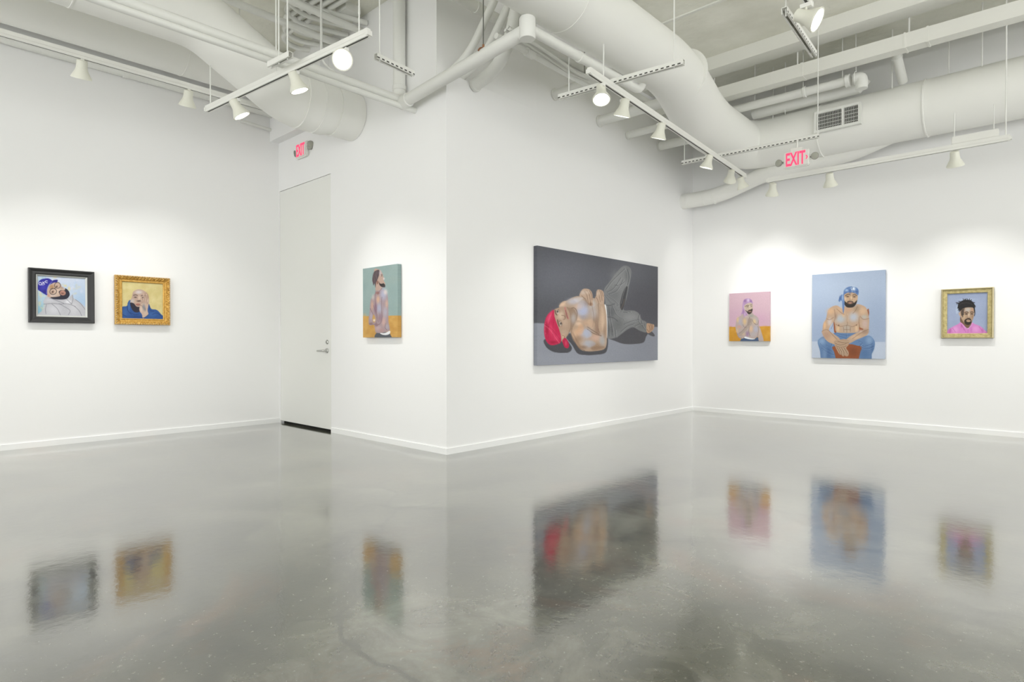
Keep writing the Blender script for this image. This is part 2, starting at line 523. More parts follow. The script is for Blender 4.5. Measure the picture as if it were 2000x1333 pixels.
# hanger with bare rod and copper clamp on the crossing pipe
t = thing('pipe_hanger', 'dark rod hanger with a copper clamp on the crossing pipe', 'hanger', (0.655, -0.15, 3.51))
obj('rod', T([(0, 0, 0.085), (0, 0, CEIL-3.51)], 0.005, 8), M_ROD, t, True)
cl = [(math.cos(a)*0.064, 0, math.sin(a)*0.064) for a in [PI*(-0.02+1.04*i/12) for i in range(13)]]
bm = T([(0.012*0, -0.064*math.cos(a), 0.064*math.sin(a)) for a in [PI*(0.12+0.76*i/12) for i in range(13)]], 0.007, 8)
tube(bm, [(0.0, 0.0, 0.064), (0.0, 0.0, 0.095)], 0.010, 8)
obj('clamp', bm, M_COPPER, t, True)
# curved conduits climbing away from the corner
pipe('conduit', 'left of two curved white conduits climbing beside the outer corner', rounded([(-0.14, 0.12, 3.66), (0.18, 0.12, 3.76), (0.62, 0.12, 4.25), (0.86, 0.12, CEIL)], 0.22), 0.036, n=14)
pipe('conduit', 'right of two curved white conduits climbing beside the outer corner', rounded([(-0.14, 0.22, 3.62), (0.26, 0.22, 3.72), (0.70, 0.22, 4.22), (0.92, 0.22, CEIL)], 0.22), 0.036, n=14)
pipe('waste_pipe', 'fat curved white pipe leaving the wall below the crossing pipe', rounded([(0.0, 0.36, 3.60), (0.30, 0.36, 3.66), (0.55, 0.30, 3.84), (0.72, 0.22, 4.12), (0.95, 0.22, 4.18)], 0.2), 0.06,
     coup=[((0.72, 0.22, 4.10), (0.3, -0.1, 1), 0.068, 0.05), ((0.02, 0.36, 3.604), (1, 0, 0.1), 0.068, 0.035)])
pipe('waste_pipe', 'white pipe running above the curved pipe behind the capped tee', [(0.93, 0.22, 4.18), (0.93, 1.4, 4.20)], 0.055)
pipe('upper_pipe', 'pale pipe run high along the top of the centre wall beside the corner', [(0.085, -1.5, 4.32), (0.085, 4.0, 4.32)], 0.05, coup=[((0.085, 0.32, 4.32), (0, 1, 0), 0.056, 0.05)])
# cables sagging along the wall
for i, (dx, dz) in enumerate(((0, 0), (0.03, 0.02), (0.055, -0.01))):
    pts = [(0.72+dx, 0.05, 3.78+dz), (0.72+dx, 0.55, 3.74+dz+0.01*i), (0.72+dx, 1.05, 3.70+dz), (0.74+dx, 1.35, 3.74+dz), (0.95, 1.5, 3.86+dz)]
    pipe('cable', ['lowest', 'middle', 'topmost'][i] + ' of three thin white cables draped beside the centre wall', rounded(pts, 0.2), 0.014, n=8)
pipe('conduit', 'straight white conduit under the draped cables beside the centre wall', [(0.68, -0.02, 3.72), (0.68, 1.50, 3.70)], 0.026, n=12, coup=[((0.68, 0.42, 3.717), (0, 1, 0), 0.04, 0.10)])
# pipes leaving the centre wall towards the big duct
pipe('wall_stub_pipe', 'white pipe from the centre wall to the big duct, nearest the outer corner', [(0.0, 1.62, 3.885), (0.985, 1.62, 3.885)], 0.056,
     coup=[((0.012, 1.62, 3.885), (1, 0, 0), 0.068, 0.024)], rods=[(0.42, 1.62, 3.93)], rodm=M_ROD)
pipe('wall_stub_pipe', 'second white pipe from the centre wall to the big duct', [(0.0, 2.50, 3.815), (0.92, 2.50, 3.815)], 0.06,
     coup=[((0.012, 2.50, 3.815), (1, 0, 0), 0.072, 0.024)])
pipe('wall_stub_pipe', 'third slimmer pipe from the centre wall behind the track lights', [(0.0, 3.15, 3.80), (0.76, 3.15, 3.80)], 0.045,
     coup=[((0.012, 3.15, 3.80), (1, 0, 0), 0.055, 0.024)])
pipe('wall_stub_pipe', 'farthest white pipe from the centre wall towards the duct bend', [(0.0, 3.98, 3.85), (0.74, 3.98, 3.85)], 0.06,
     coup=[((0.012, 3.98, 3.85), (1, 0, 0), 0.070, 0.024)])
# right side long pipes
t = thing('box_duct', 'long white boxed duct crossing the right ceiling behind the boxed beam', 'duct')
obj('duct_casing', obox(bmesh.new(), (0.0, 3.825, 4.272), (9.3, 3.825, 4.215), 0.15, 0.150), M_BEAM, t)
for (x, l) in ((1.99, 0.03), (3.02, 0.02), (3.22, 0.02), (4.05, 0.08)):
    z = 4.272-0.057*x/9.3
    obj('joint_band', obox(bmesh.new(), (x-l/2, 3.825, z), (x+l/2, 3.825, z), 0.16, 0.162), M_BEAM, t)
for x in (0.9, 1.93, 3.05, 4.05): obj('hanger_rod', T([(x, 3.80, 4.30), (x, 3.80, CEIL)], 0.009, 8), M_PIPE, t, True)
pipe('long_pipe', 'slim white pipe below the thick pipe ending in a valve', [(0.3, 4.0, 4.10), (2.44, 4.0, 4.08)], 0.05,
     coup=[((1.95, 4.0, 4.085), (1, 0, 0), 0.066, 0.03), ((2.42, 4.0, 4.08), (1, 0, 0), 0.072, 0.05)], rods=[(1.35, 4.0, 4.14), (1.93, 4.0, 4.14), (2.36, 4.0, 4.12)])
t = thing('pipe_valve', 'round white pipe elbow hanging by rods above the grille', 'pipe fitting', (2.50, 4.0, 4.08))
obj('elbow', T(rounded([(-0.02, 0, 0), (0.06, 0, 0), (0.06, 0, -0.13)], 0.05), 0.062, 20), M_PIPE, t, True)
obj('clevis_ring', T([(0.0, 0.075*math.cos(a), 0.075*math.sin(a)) for a in [2*PI*i/24 for i in range(25)]], 0.006, 8), M_PIPE, t, True)
obj('hanger_rod', T([(0.0, 0, 0.075), (0.0, 0, CEIL-4.08)], 0.005, 8), M_PIPE, t, True)
pipe('long_pipe', 'pale larger pipe lying just above the big duct beyond the valve', [(1.2, 4.35, 4.13), (2.42, 4.35, 4.13), (2.5, 4.35, 4.21)], 0.098)
pipe('cross_pipe', 'short white pipe angled down to the big duct at far right', [(2.88, 3.9, 4.36), (2.88, 4.45, 4.08)], 0.05, coup=[((2.88, 4.12, 4.248), (0, 0.89, -0.45), 0.056, 0.03)])
for i, (x, y) in enumerate(((2.80, 4.3), (3.30, 4.55), (3.62, 4.3), (1.45, 4.35), (1.62, 4.3))):
    tag(obj('suspension_rod', T([(x, y, 3.98 if i != 1 else 4.05), (x, y, CEIL)], 0.006, 8), M_PIPE, None, True),
        ['thin rod to the big duct left of the angled pipe', 'thin rod to the big duct, second farthest from its bend', 'thin rod to the big duct farthest from its bend',
         'thin rod to the big duct nearest its bend', 'thin rod to the big duct, second from its bend'][i], 'rod')
# left side pipes near the deck
pipe('overhead_pipe', 'white pipe near the ceiling above the sloping duct', [(-1.80, -8.3, 4.46), (-1.80, 0, 4.46)], 0.038)
pipe('overhead_pipe', 'white pipe near the ceiling reaching the back wall above the track end', [(-1.36, -8.3, 4.46), (-1.36, 0, 4.46)], 0.036)
# bundle of conduits fixed under the deck
for i in range(6):
    pts = [(0.6, -0.20-0.085*i, 4.60), (-1.1, -0.36-0.085*i, 4.60), (-2.35+0.19*i, -0.47-0.085*i, 4.58), (-2.45+0.19*i, -0.25-0.07*i, 4.56), (-2.25+0.19*i, -0.004, 4.54)]
    pipe('conduit', 'conduit %s in the bundle curving under the ceiling at upper left' % ['nearest the back wall', 'second from the back wall', 'third from the back wall',
         'fourth from the back wall', 'fifth from the back wall', 'farthest from the back wall'][i], rounded(pts, 0.12), 0.028, n=12)
pipe('conduit', 'pair of thin vertical conduits dropping beside the sloping duct', rounded([(-1.22, -0.60, CEIL), (-1.22, -0.60, 3.9), (-1.30, -0.2, 3.8)], 0.08), 0.012, n=8)
tag(obj('junction_box', B(-1.45, -1.25, -0.30, -0.12, 4.57, CEIL), M_PIPE), 'small white junction box under the ceiling by the conduit bundle', 'junction box')
tag(obj('junction_box', B(-0.85, -0.55, -0.45, -0.2, 4.55, CEIL), M_PIPE), 'larger white box under the ceiling near the vertical pipe', 'junction box')

# ------------------------------------------------------------------ struts, tracks, lamps
def strut(label, p, q, rods, slots=True, group=None):
    t = thing('strut_channel', label, 'strut channel')
    p, q = Vector(p), Vector(q); d = (q-p).normalized(); s = d.cross(Vector((0, 0, 1))).normalized()
    h, w, k = 0.041, 0.041, 0.004
    bm = bmesh.new()
    for off, ww, hh, dz in ((0, w, k, h/2), (w/2-k/2, k, h, 0), (-w/2+k/2, k, h, 0), (w/2-0.006, 0.012, k, -h/2), (-w/2+0.006, 0.012, k, -h/2)):
        obox(bm, p+s*off+Vector((0, 0, dz)), q+s*off+Vector((0, 0, dz)), ww, hh)
    ch = obj('channel', bm, M_SLOTTED if slots else M_TRACK, t)
    al = ch.data.attributes.new('along', 'FLOAT', 'POINT'); hg = ch.data.attributes.new('rise', 'FLOAT', 'POINT')
    for i, v in enumerate(ch.data.vertices):
        al.data[i].value = (v.co-p).dot(d)
        hg.data[i].value = (v.co-p).z if 8 <= i < 16 else 9.0
    for (f, ztop) in rods:
        c = p + (q-p)*f
        obj('hanger_rod', T([(c.x, c.y, c.z-0.03), (c.x, c.y, ztop)], 0.006, 8), M_PIPE, t, True)
    return t

def track(label, p, q, rods, ztop=CEIL):
    t = thing('lighting_track', label, 'lighting track')
    p, q = Vector(p), Vector(q); d = (q-p).normalized(); s = d.cross(Vector((0, 0, 1))).normalized()
    bm = bmesh.new()
    obox(bm, p+Vector((0, 0, 0.018)), q+Vector((0, 0, 0.018)), 0.036, 0.034)
    obj('strut_back', bm, M_TRACK, t)
    bm = bmesh.new()
    for off in (-0.0135, 0.0135): obox(bm, p+s*off+Vector((0, 0, -0.012)), q+s*off+Vector((0, 0, -0.012)), 0.009, 0.024)
    obj('track_rail', bm, M_TRACK, t)
    bm = bmesh.new()
    obox(bm, p+d*0.02+Vector((0, 0, -0.012)), q-d*0.02+Vector((0, 0, -0.012)), 0.018, 0.018)
    obj('track_slot', bm, M_SLOT, t)
    bm = bmesh.new()
    bm.free()
    for c in (p, q): obj('end_cap', obox(bmesh.new(), c-d*0.012, c+d*0.012, 0.044, 0.034), M_TRACK, t)
    for f in rods:
        c = p+(q-p)*f
        obj('hanger_rod', T([(c.x, c.y, c.z+0.03), (c.x, c.y, ztop)], 0.006, 8), M_PIPE, t, True)
    return t

def head(label, base, aim, lit=True, scale=1.0, power=1.0, cone=75, group=None, drop=0.085, side=0.0):
    """track head hanging from 'base', pointed at the point 'aim'"""
    base = Vector(base)
    t = thing('track_light', label, 'track light', base, 0, group)
    piv = Vector((0, 0, -drop*scale))
    d = (Vector(aim)-(base+piv)).normalized()
    s = scale
    bm = bmesh.new()
    obox(bm, (-0.035*s, 0, -0.022), (0.035*s, 0, -0.022), 0.026, 0.026)
    obj('track_adapter', bm, M_TRACK, t)
    obj('stem', T([(0, 0, -0.03), (0, 0, -0.03-0.03*s), piv], 0.008*s, 10), M_HEAD, t, True)
    bm = bmesh.new()
    lathe(bm, [(0.028*s, -0.075*s), (0.040*s, -0.068*s), (0.042*s, -0.015*s), (0.047*s, 0.010*s), (0.064*s, 0.044*s), (0.074*s, 0.064*s), (0.078*s, 0.072*s),
               (0.078*s, 0.080*s), (0.069*s, 0.080*s), (0.064*s, 0.066*s), (0.02*s, 0.056*s)], d, piv, 28)
    obj('lamp_housing', bm, M_HEAD, t, True)
    bm = bmesh.new()
    lathe(bm, [(0.060*s, 0.064*s), (0.052*s, 0.072*s), (0.02*s, 0.0755*s), (0.004*s, 0.076*s)], d, piv, 24)
    obj('lamp_lens', bm, M_LAMP, t, True)
    if lit:
        L = bpy.data.lights.new('spot', 'SPOT')
        L.energy = SPOT_W*power
        L.spot_size = math.radians(cone); L.spot_blend = 1.0
        L.shadow_soft_size = 0.03
        L.color = (1.0, 0.985, 0.95)
        lo = bpy.data.objects.new('spot', L); C.objects.link(lo); lo.parent = t
        lo.location = piv + d*0.095*s
        lo.rotation_euler = d.to_track_quat('-Z', 'Y').to_euler()
    return t

YA0, YA1 = -2.452, -1.588
TDX0, TDX1, TDXM, TDXR, TDZ = 1.55, 3.88, 2.26, 3.44, 3.065
# left track T1 (square to the rotated lighting grid)
track('lighting track hanging left of centre in front of the sloping duct', (-1.757, -1.503, 3.30), (0.617, -1.268, 3.30), (0.03, 0.50, 0.955))
def on(p, q, f, z): return (p[0]+(q[0]-p[0])*f, p[1]+(q[1]-p[1])*f, z)
t1a, t1b = (-1.757, -1.503), (0.617, -1.268)
head('lit track light at the left end of the hanging track, tipped away', on(t1a, t1b, 0.235, 3.276), (-0.72, -0.05, 0.6), power=1.3)
head('lit track light in the middle of the hanging track near the sloping duct', on(t1a, t1b, 0.62, 3.276), (-0.05, -0.35, 0.6), power=0.8)
head('brightly glowing track light near the upper end of the hanging track', on(t1a, t1b, 0.885, 3.276), (3.3, -4.4, 1.0), power=0.6)
strut('short open strut channel above the hanging track by the two pipes', (-0.43, -1.51, 3.315), (-0.13, -1.48, 3.315), [(0.45, CEIL), (0.85, CEIL)], slots=False)
strut('short slotted strut channel in front of the vertical pipe', (0.268, -0.97, 3.35), (0.230, -0.57, 3.35), [(0.1, CEIL)])
# centre track beside the big painting
ca, cb = (1.412, 0.324), (1.079, 4.364)
track('long lighting track under the big duct beside the centre wall', (*ca, 3.30), (*cb, 3.30), (0.06,), 3.62)
strut('slotted strut channel over the near end of the long track', (0.821, 0.672, 3.352), (2.013, 0.805, 3.352), [(0.09, 3.80), (0.93, 3.9)])
strut('slotted strut channel over the far end of the long track by the sign', (0.672, 3.37, 3.352), (2.271, 3.46, 3.352), [(0.02, 4.0), (0.99, CEIL)])
head('brightly glowing track light at the near end of the long track', on(ca, cb, 0.050, 3.276), (2.2, -0.5, 0.3), power=0.55)
head('second track light on the long track, tipped towards the big painting', on(ca, cb, 0.150, 3.276), (0.30, 1.25, 0.4), power=1.2)
head('third track light on the long track, tipped towards the big painting', on(ca, cb, 0.340, 3.276), (0.25, 2.0, 0.4), power=1.2)
head('fourth track light on the long track, beside the strut by the bend', on(ca, cb, 0.665, 3.276), (0.2, 3.1, 0.4), power=1.2)
head('fifth track light on the long track, turned towards the far corner', on(ca, cb, 0.86, 3.276), (0.3, 5.0, 1.6), power=0.55)
head('last track light at the far end of the long track', on(ca, cb, 0.965, 3.276), (1.4, 5.0, 1.4), power=0.55)
# right hand track
track('lighting track entering from the top edge above the bright lamp', (3.215, -1.6, 3.345), (3.035, 0.60, 3.345), (0.985,))
head('large bright track light hanging at the top right', (3.043, 0.50, 3.321), (5.45, 0.73, 1.8), power=0.5, drop=0.10)
strut('slotted strut channel left of the bright top right lamp', (2.904, 0.502, 3.32), (2.852, 1.313, 3.32), [(0.04, CEIL)])
# far wall track and lamps
track('wall wash track in front of the far right wall', (TDX0, 3.9, TDZ), (TDX1, 3.9, TDZ), (0.985,), CEIL)
head('wall wash lamp left of the three before the far right wall', (TDX0+0.06, 3.9, TDZ-0.024), (1.0, 5.02, 0.5), power=1.1, cone=90)
head('wall wash lamp in the middle of the three before the far right wall', (TDXM, 3.9, TDZ-0.024), (2.18, 5.02, 0.5), power=1.1, cone=90)
head('wall wash lamp right of the three before the far right wall', (TDXR, 3.9, TDZ-0.024), (3.45, 5.02, 0.5), power=1.1, cone=90)
t = thing('driver_box', 'white lamp driver box hanging above the right end of the wall wash track', 'driver box', (3.60, 3.93, 3.135))
bm = B(-0.19, 0.19, -0.04, 0.04, -0.035, 0.045); bmesh.ops.bevel(bm, geom=bm.edges[:], offset=0.006, segments=2, affect='EDGES')
obj('box_body', bm, M_TRACK, t)
for x in (-0.17, 0.15): obj('hanger_rod', T([(x, 0, 0.045), (x, 0, 0.30)], 0.005, 8), M_PIPE, t, True)
# left wall track and lamps
track('long lighting track along the left wall in front of the wall duct', (-2.0, -8.2, 3.565), (-2.0, -0.55, 3.565), (0.6, 0.93))
head('left of the two visible lamps on the left wall track', (-2.0, YA0, 3.541), (-3.37, -2.30, 0.3), power=1.25, cone=80)
head('track light on the left wall track above the gold framed picture', (-2.0, YA1, 3.541), (-3.37, -1.45, 0.3), power=1.25, cone=80)
# unseen lamps and track added outside the frame to light the walls
head('added unseen track light on the left wall track nearest the gallery front', (-2.0, -3.7, 3.541), (-3.37, -3.4, 0.3), power=1.25, cone=80)
head('added unseen wall wash lamp before the far right wall, farthest from the corner', (4.7, 3.9, TDZ-0.024), (4.7, 5.02, 0.5), power=1.1, cone=90)
track('added unseen second wall wash track farther along the far right wall', (4.2, 3.9, TDZ), (6.4, 3.9, TDZ), (0.5,), CEIL)

# ------------------------------------------------------------------ exit signs
def text_mesh(name, s, size, m, parent, loc, depth=0.002, sx=1.0):
    cu = bpy.data.curves.new(name, 'FONT')
    cu.body = s; cu.size = size; cu.extrude = depth; cu.align_x = 'CENTER'; cu.align_y = 'CENTER'; cu.offset = size*0.022
    o = bpy.data.objects.new(name, cu); C.objects.link(o)
    dg = bpy.context.evaluated_depsgraph_get()
    me = bpy.data.meshes.new_from_object(o.evaluated_get(dg))
    bpy.data.objects.remove(o)
    me.materials.clear(); me.materials.append(m)
    o = bpy.data.objects.new(name, me); C.objects.link(o)
    o.parent = parent; o.location = loc; o.rotation_euler = (PI/2, 0, 0); o.scale = (sx, 1, 1)
    return o

def exit_sign(label, loc, arrow, mount, lamps):
    t = thing('exit_sign', label, 'exit sign', loc)
    w, h, d = 0.275, 0.185, 0.045
    bm = B(-w/2, w/2, -d, 0, -h/2, h/2)
    bmesh.ops.bevel(bm, geom=bm.edges[:], offset=0.012, segments=3, affect='EDGES')
    obj('sign_housing', bm, M_PLASTIC, t, True)
    text_mesh('lettering', 'EXIT', 0.205, M_EXIT, t, (-0.008, -d-0.001, -0.003), sx=0.50)
    if arrow:
        bm = bmesh.new()
        obox(bm, (0.104, -d-0.001, 0.022), (0.120, -d-0.001, 0.0), 0.004, 0.010)
        obox(bm, (0.104, -d-0.001, -0.022), (0.120, -d-0.001, 0.0), 0.004, 0.010)
        obj('arrow', bm, M_EXIT, t)
    if mount:
        bm = B(-0.06, 0.06, -0.035, 0.01, h/2, h/2+0.035)
        obj('canopy', bm, M_PLASTIC, t)
        obj('sign_stem', T([(0, -0.01, h/2+0.03), (0, -0.01, 3.325-loc[2])], 0.008, 10), M_PLASTIC, t, True)
    for (x, z, ang) in lamps:
        dv = Vector((math.sin(ang), -math.cos(ang), -0.12)).normalized()
        bm = bmesh.new()
        lathe(bm, [(0.02, -0.03), (0.038, -0.01), (0.041, 0.006), (0.036, 0.010)], dv, Vector((x, -0.02, z)), 24)
        l = obj('emergency_lamp', bm, M_LRIM, t, True)
        bm = bmesh.new()
        lathe(bm, [(0.034, 0.010), (0.024, 0.015), (0.004, 0.017)], dv, Vector((x, -0.02, z)), 24)
        obj('lamp_lens', bm, M_LENS, l, True)
        obj('lamp_arm', T([(x, -0.01, z), (math.copysign(w/2-0.01, x), -0.012, z)], 0.010, 8), M_LRIM, t, True)
    return t
exit_sign('red letter exit sign on the wall above the tall door', (-2.70, 0.0, 3.455), False, False, [(-0.19, 0.0, -0.5), (0.185, 0.01, 0.4), (0.20, 0.035, 0.9)])
exit_sign('red letter exit sign with an arrow hanging in front of the far right wall', (2.06, 3.40, 3.115), True, True, [(-0.195, -0.005, -0.25), (0.19, 0.0, 0.15)])
# ------------------------------------------------------------------ painter: pictures are painted into the vertices of a fine canvas grid
def s2l(c):
    c = np.asarray(c, float)/255.0
    return np.where(c <= 0.04045, c/12.92, ((c+0.055)/1.055)**2.4)

def homography(src, dst):
    A = []
    for (x, y), (u, v) in zip(src, dst):
        A.append([x, y, 1, 0, 0, 0, -u*x, -u*y, -u]); A.append([0, 0, 0, x, y, 1, -v*x, -v*y, -v])
    _, _, V = np.linalg.svd(np.array(A, float))
    return V[-1].reshape(3, 3)

def spline(P, closed=True, k=5):
    P = np.array(P, float); n = len(P); out = []
    for i in range(n if closed else n-1):
        p0, p1, p2, p3 = (P[(i-1) % n], P[i], P[(i+1) % n], P[(i+2) % n]) if closed else (P[max(i-1, 0)], P[i], P[i+1], P[min(i+2, n-1)])
        for j in range(k):
            t = j/k
            out.append(0.5*((2*p1)+(-p0+p2)*t+(2*p0-5*p1+4*p2-p3)*t*t+(-p0+3*p1-3*p2+p3)*t**3))
    if not closed: out.append(P[-1])
    return np.array(out)

class Art:
    """nx x ny grid; quad = the canvas corners (tl, tr, br, bl) in the drawing frame used by the strokes below"""
    def __init__(s, quad, nx, ny, bg, seed=1):
        s.nx, s.ny = nx, ny
        Hm = homography([(0, 0), (1, 0), (1, 1), (0, 1)], quad)
        u, v = np.meshgrid(np.linspace(0, 1, nx), np.linspace(0, 1, ny))
        q = np.stack([u.ravel(), v.ravel(), np.ones(u.size)])
        q = Hm @ q
        s.X, s.Y = q[0]/q[2], q[1]/q[2]
        s.u, s.v = u.ravel(), v.ravel()
        s.c = np.tile(np.array(bg, float), (u.size, 1))
        s.rs = np.random.RandomState(seed)
        s.m = None
    def _dist(s, P, closed, idx):
        X, Y = s.X[idx], s.Y[idx]
        D = np.full(X.shape, 1e18); n = len(P)
        ins = np.zeros(X.shape, bool)
        for i in range(n if closed else n-1):
            a, b = P[i], P[(i+1) % n]; d = b-a; L = d@d+1e-9
            t = np.clip(((X-a[0])*d[0]+(Y-a[1])*d[1])/L, 0, 1)
            D = np.minimum(D, (X-a[0]-t*d[0])**2+(Y-a[1]-t*d[1])**2)
            if closed:
                cr = (a[1] > Y) != (b[1] > Y)
                with np.errstate(divide='ignore', invalid='ignore'):
                    xi = a[0]+(Y-a[1])*(b[0]-a[0])/(b[1]-a[1]+1e-12)
                ins ^= cr & (X < xi)
        return np.sqrt(D), ins
    def _put(s, idx, a, col):
        a = a[:, None]
        s.c[idx] = s.c[idx]*(1-a)+np.array(col, float)*a
    def poly(s, P, col, w=6, a=1.0, sm=True):
        P = spline(P) if sm else np.array(P, float)
        lo, hi = P.min(0)-w*2, P.max(0)+w*2
        idx = np.where((s.X > lo[0]) & (s.X < hi[0]) & (s.Y > lo[1]) & (s.Y < hi[1]))[0]
        if not len(idx): return s
        D, ins = s._dist(P, True, idx)
        sd = np.where(ins, -D, D)
        s._put(idx, np.clip(0.5-sd/w, 0, 1)*a, col)
        return s
    def line(s, P, col, w=6, a=1.0, sm=True):
        P = spline(P, False) if sm and len(P) > 2 else np.array(P, float)
        lo, hi = P.min(0)-w*2, P.max(0)+w*2
        idx = np.where((s.X > lo[0]) & (s.X < hi[0]) & (s.Y > lo[1]) & (s.Y < hi[1]))[0]
        if not len(idx): return s
        D, _ = s._dist(P, False, idx)
        s._put(idx, np.clip(1.25-D/(w*0.6), 0, 1)*a*0.92, col)
        return s
    def blob(s, x, y, rx, ry, col, a=0.7, ang=0):
        c, n = math.cos(math.radians(ang)), math.sin(math.radians(ang))
        dx, dy = s.X-x, s.Y-y
        p, q = (dx*c+dy*n)/rx, (-dx*n+dy*c)/ry
        g = np.exp(-1.05*(p*p+q*q)**1.35)*a
        idx = np.where(g > 0.01)[0]
        s._put(idx, g[idx], col)
        return s
    def ell(s, x, y, rx, ry, col, w=6, a=1.0, ang=0, ring=0):
        c, n = math.cos(math.radians(ang)), math.sin(math.radians(ang))
        P = [(x+rx*math.cos(t)*c-ry*math.sin(t)*n, y+rx*math.cos(t)*n+ry*math.sin(t)*c) for t in [2*PI*i/18 for i in range(18)]]
        return s.line(P+[P[0]], col, ring, a) if ring else s.poly(P, col, w, a)
    def blobs(s, L):
        for b in L: s.blob(*b)
        return s
    def dabs(s, n, box_, cols, r, a=0.5, mask=None):
        for i in range(n):
            x = s.rs.uniform(box_[0], box_[2]); y = s.rs.uniform(box_[1], box_[3])
            s.blob(x, y, r*s.rs.uniform(0.5, 1.4), r*s.rs.uniform(0.5, 1.4), cols[s.rs.randint(len(cols))], a)
        return s
    def grain(s, amt):
        s.c += s.rs.normal(0, amt, (len(s.c), 1))
        return s

def canvas_mesh(name, art, w, h, d, parent=None, edge=None, z0=None, gain=1.0):
    """painted canvas w x h standing on local x/z, d thick, front face at y=-d; edges carry the wrapped paint"""
    nx, ny = art.nx, art.ny
    cc = np.clip(art.c, 0, 255); cc = cc.mean(1, keepdims=True)*0.10 + cc*0.90
    col = s2l(cc)*0.93*gain
    verts, cols = [], []
    for j in range(ny):
        for i in range(nx):
            verts.append((-w/2+w*i/(nx-1), -d, h/2-h*j/(ny-1))); cols.append(col[j*nx+i])
    faces = []
    for j in range(ny-1):
        for i in range(nx-1):
            a = j*nx+i
            faces.append((a, a+nx, a+nx+1, a+1))
    def side(ids):
        base = len(verts)
        for k in ids:
            for yy in (-d, 0.0):
                verts.append((verts[k][0], yy, verts[k][2])); cols.append(cols[k] if edge is None else s2l(edge))
        for i in range(len(ids)-1):
            a = base+2*i
            faces.append((a, a+2, a+3, a+1))
    side([i for i in range(nx)][::-1] if False else list(range(nx)))
    side([(ny-1)*nx+i for i in range(nx)][::-1])
    side([j*nx for j in range(ny)][::-1])
    side([j*nx+nx-1 for j in range(ny)])
    me = bpy.data.meshes.new(name)
    me.from_pydata(verts, [], faces)
    ca = me.color_attributes.new('paint', 'FLOAT_COLOR', 'POINT')
    buf = np.ones((len(verts), 4), np.float32); buf[:, :3] = np.array(cols)
    ca.data.foreach_set('color', buf.ravel())
    me.materials.append(M_PAINT)
    me.update()
    o = bpy.data.objects.new(name, me); C.objects.link(o)
    if parent: o.parent = parent
    return o

def frame_mesh(name, w, h, prof, m, parent, seg=1, orn=None):
    """mitred moulding round a w x h opening; prof = (outward offset, depth towards the room)"""
    bm = bmesh.new()
    cs = [(-1, -1), (1, -1), (1, 1), (-1, 1)]
    rings = []
    for c in range(4):
        a, b = cs[c], cs[(c+1) % 4]
        for i in range(seg):
            t = i/seg
            row = []
            for k, (o, dpt) in enumerate(prof):
                pa = Vector((a[0]*(w/2+o), 0, a[1]*(h/2+o))); pb = Vector((b[0]*(w/2+o), 0, b[1]*(h/2+o)))
                p = pa.lerp(pb, t)
                dd = dpt + (orn(c, t, k, o, (pb-pa).length) if orn else 0)
                row.append(bm.verts.new((p.x, -dd, p.z)))
            rings.append(row)
    n = len(rings)
    for r in range(n):
        A, Bq = rings[r], rings[(r+1) % n]
        for k in range(len(prof)-1):
            bm.faces.new((A[k], Bq[k], Bq[k+1], A[k+1]))
    return obj(name, bm, m, parent)

A90 = PI/2
# ---- picture in the black frame, left wall ---------------------------------------------------
SK, SKD, SKL = (196, 168, 150), (140, 108, 92), (228, 205, 188)
a = Art([(332, 268), (1215, 335), (1215, 1030), (332, 1006)], 150, 118, (190, 205, 228), 3)
a.blobs([(360, 700, 200, 420, (165, 196, 216), 0.9), (400, 960, 160, 160, (128, 180, 200), 0.9), (1150, 800, 200, 250, (160, 190, 222), 0.8), (800, 330, 350, 90, (205, 212, 232), 0.7)])
a.dabs(60, (330, 300, 560, 1000), [(205, 200, 160), (150, 190, 214), (214, 214, 190)], 22, 0.6)
a.dabs(30, (640, 290, 1200, 700), [(210, 205, 180), (170, 196, 228), (214, 216, 235)], 26, 0.45)
a.blob(660, 300, 40, 22, (222, 205, 150), 0.8).blob(850, 465, 26, 20, (226, 208, 140), .8).blob(915, 520, 24, 40, (224, 205, 140), .8)
a.poly([(470, 700), (520, 650), (640, 690), (820, 705), (900, 690), (980, 622), (995, 690), (1110, 770), (1230, 900), (1230, 1060), (390, 1030), (440, 900), (470, 810), (440, 770)], (186, 186, 194), 8)
a.blobs([(640, 900, 120, 90, (214, 214, 222), .6), (1000, 880, 90, 110, (212, 212, 218), .6), (560, 730, 90, 30, (205, 205, 214), .6), (900, 760, 60, 40, (228, 228, 236), .8)])
for L in ([(450, 800), (620, 790), (740, 800), (900, 800), (1030, 850)], [(600, 800), (700, 890), (760, 1020)], [(500, 810), (480, 900), (490, 980)], [(730, 790), (830, 850), (930, 920), (900, 1000)],
          [(980, 640), (985, 720), (960, 800)], [(1010, 840), (1100, 930), (1140, 1020)], [(1030, 720), (1120, 790), (1200, 900)], [(560, 690), (700, 740), (820, 790)], [(860, 700), (920, 760), (960, 800)]):
    a.line(L, (112, 112, 122), 11, 0.75)
a.poly([(520, 640), (505, 560), (540, 490), (590, 430), (660, 400), (730, 398), (765, 440), (800, 500), (850, 525), (905, 570), (922, 630), (890, 690), (820, 712), (700, 712), (600, 690), (540, 670)], SK, 8)
a.blobs([(600, 480, 50, 40, (176, 130, 86), .8), (700, 560, 60, 60, (222, 196, 178), .6), (620, 640, 60, 26, (216, 196, 190), .7), (540, 640, 26, 26, (200, 140, 120), .7), (790, 500, 36, 20, (150, 120, 104), .5)])
a.poly([(575, 676), (680, 668), (752, 650), (740, 610), (728, 572), (770, 545), (835, 548), (845, 512), (880, 530), (918, 580), (925, 640), (885, 695), (820, 716), (700, 716), (620, 704)], (44, 44, 60), 8)
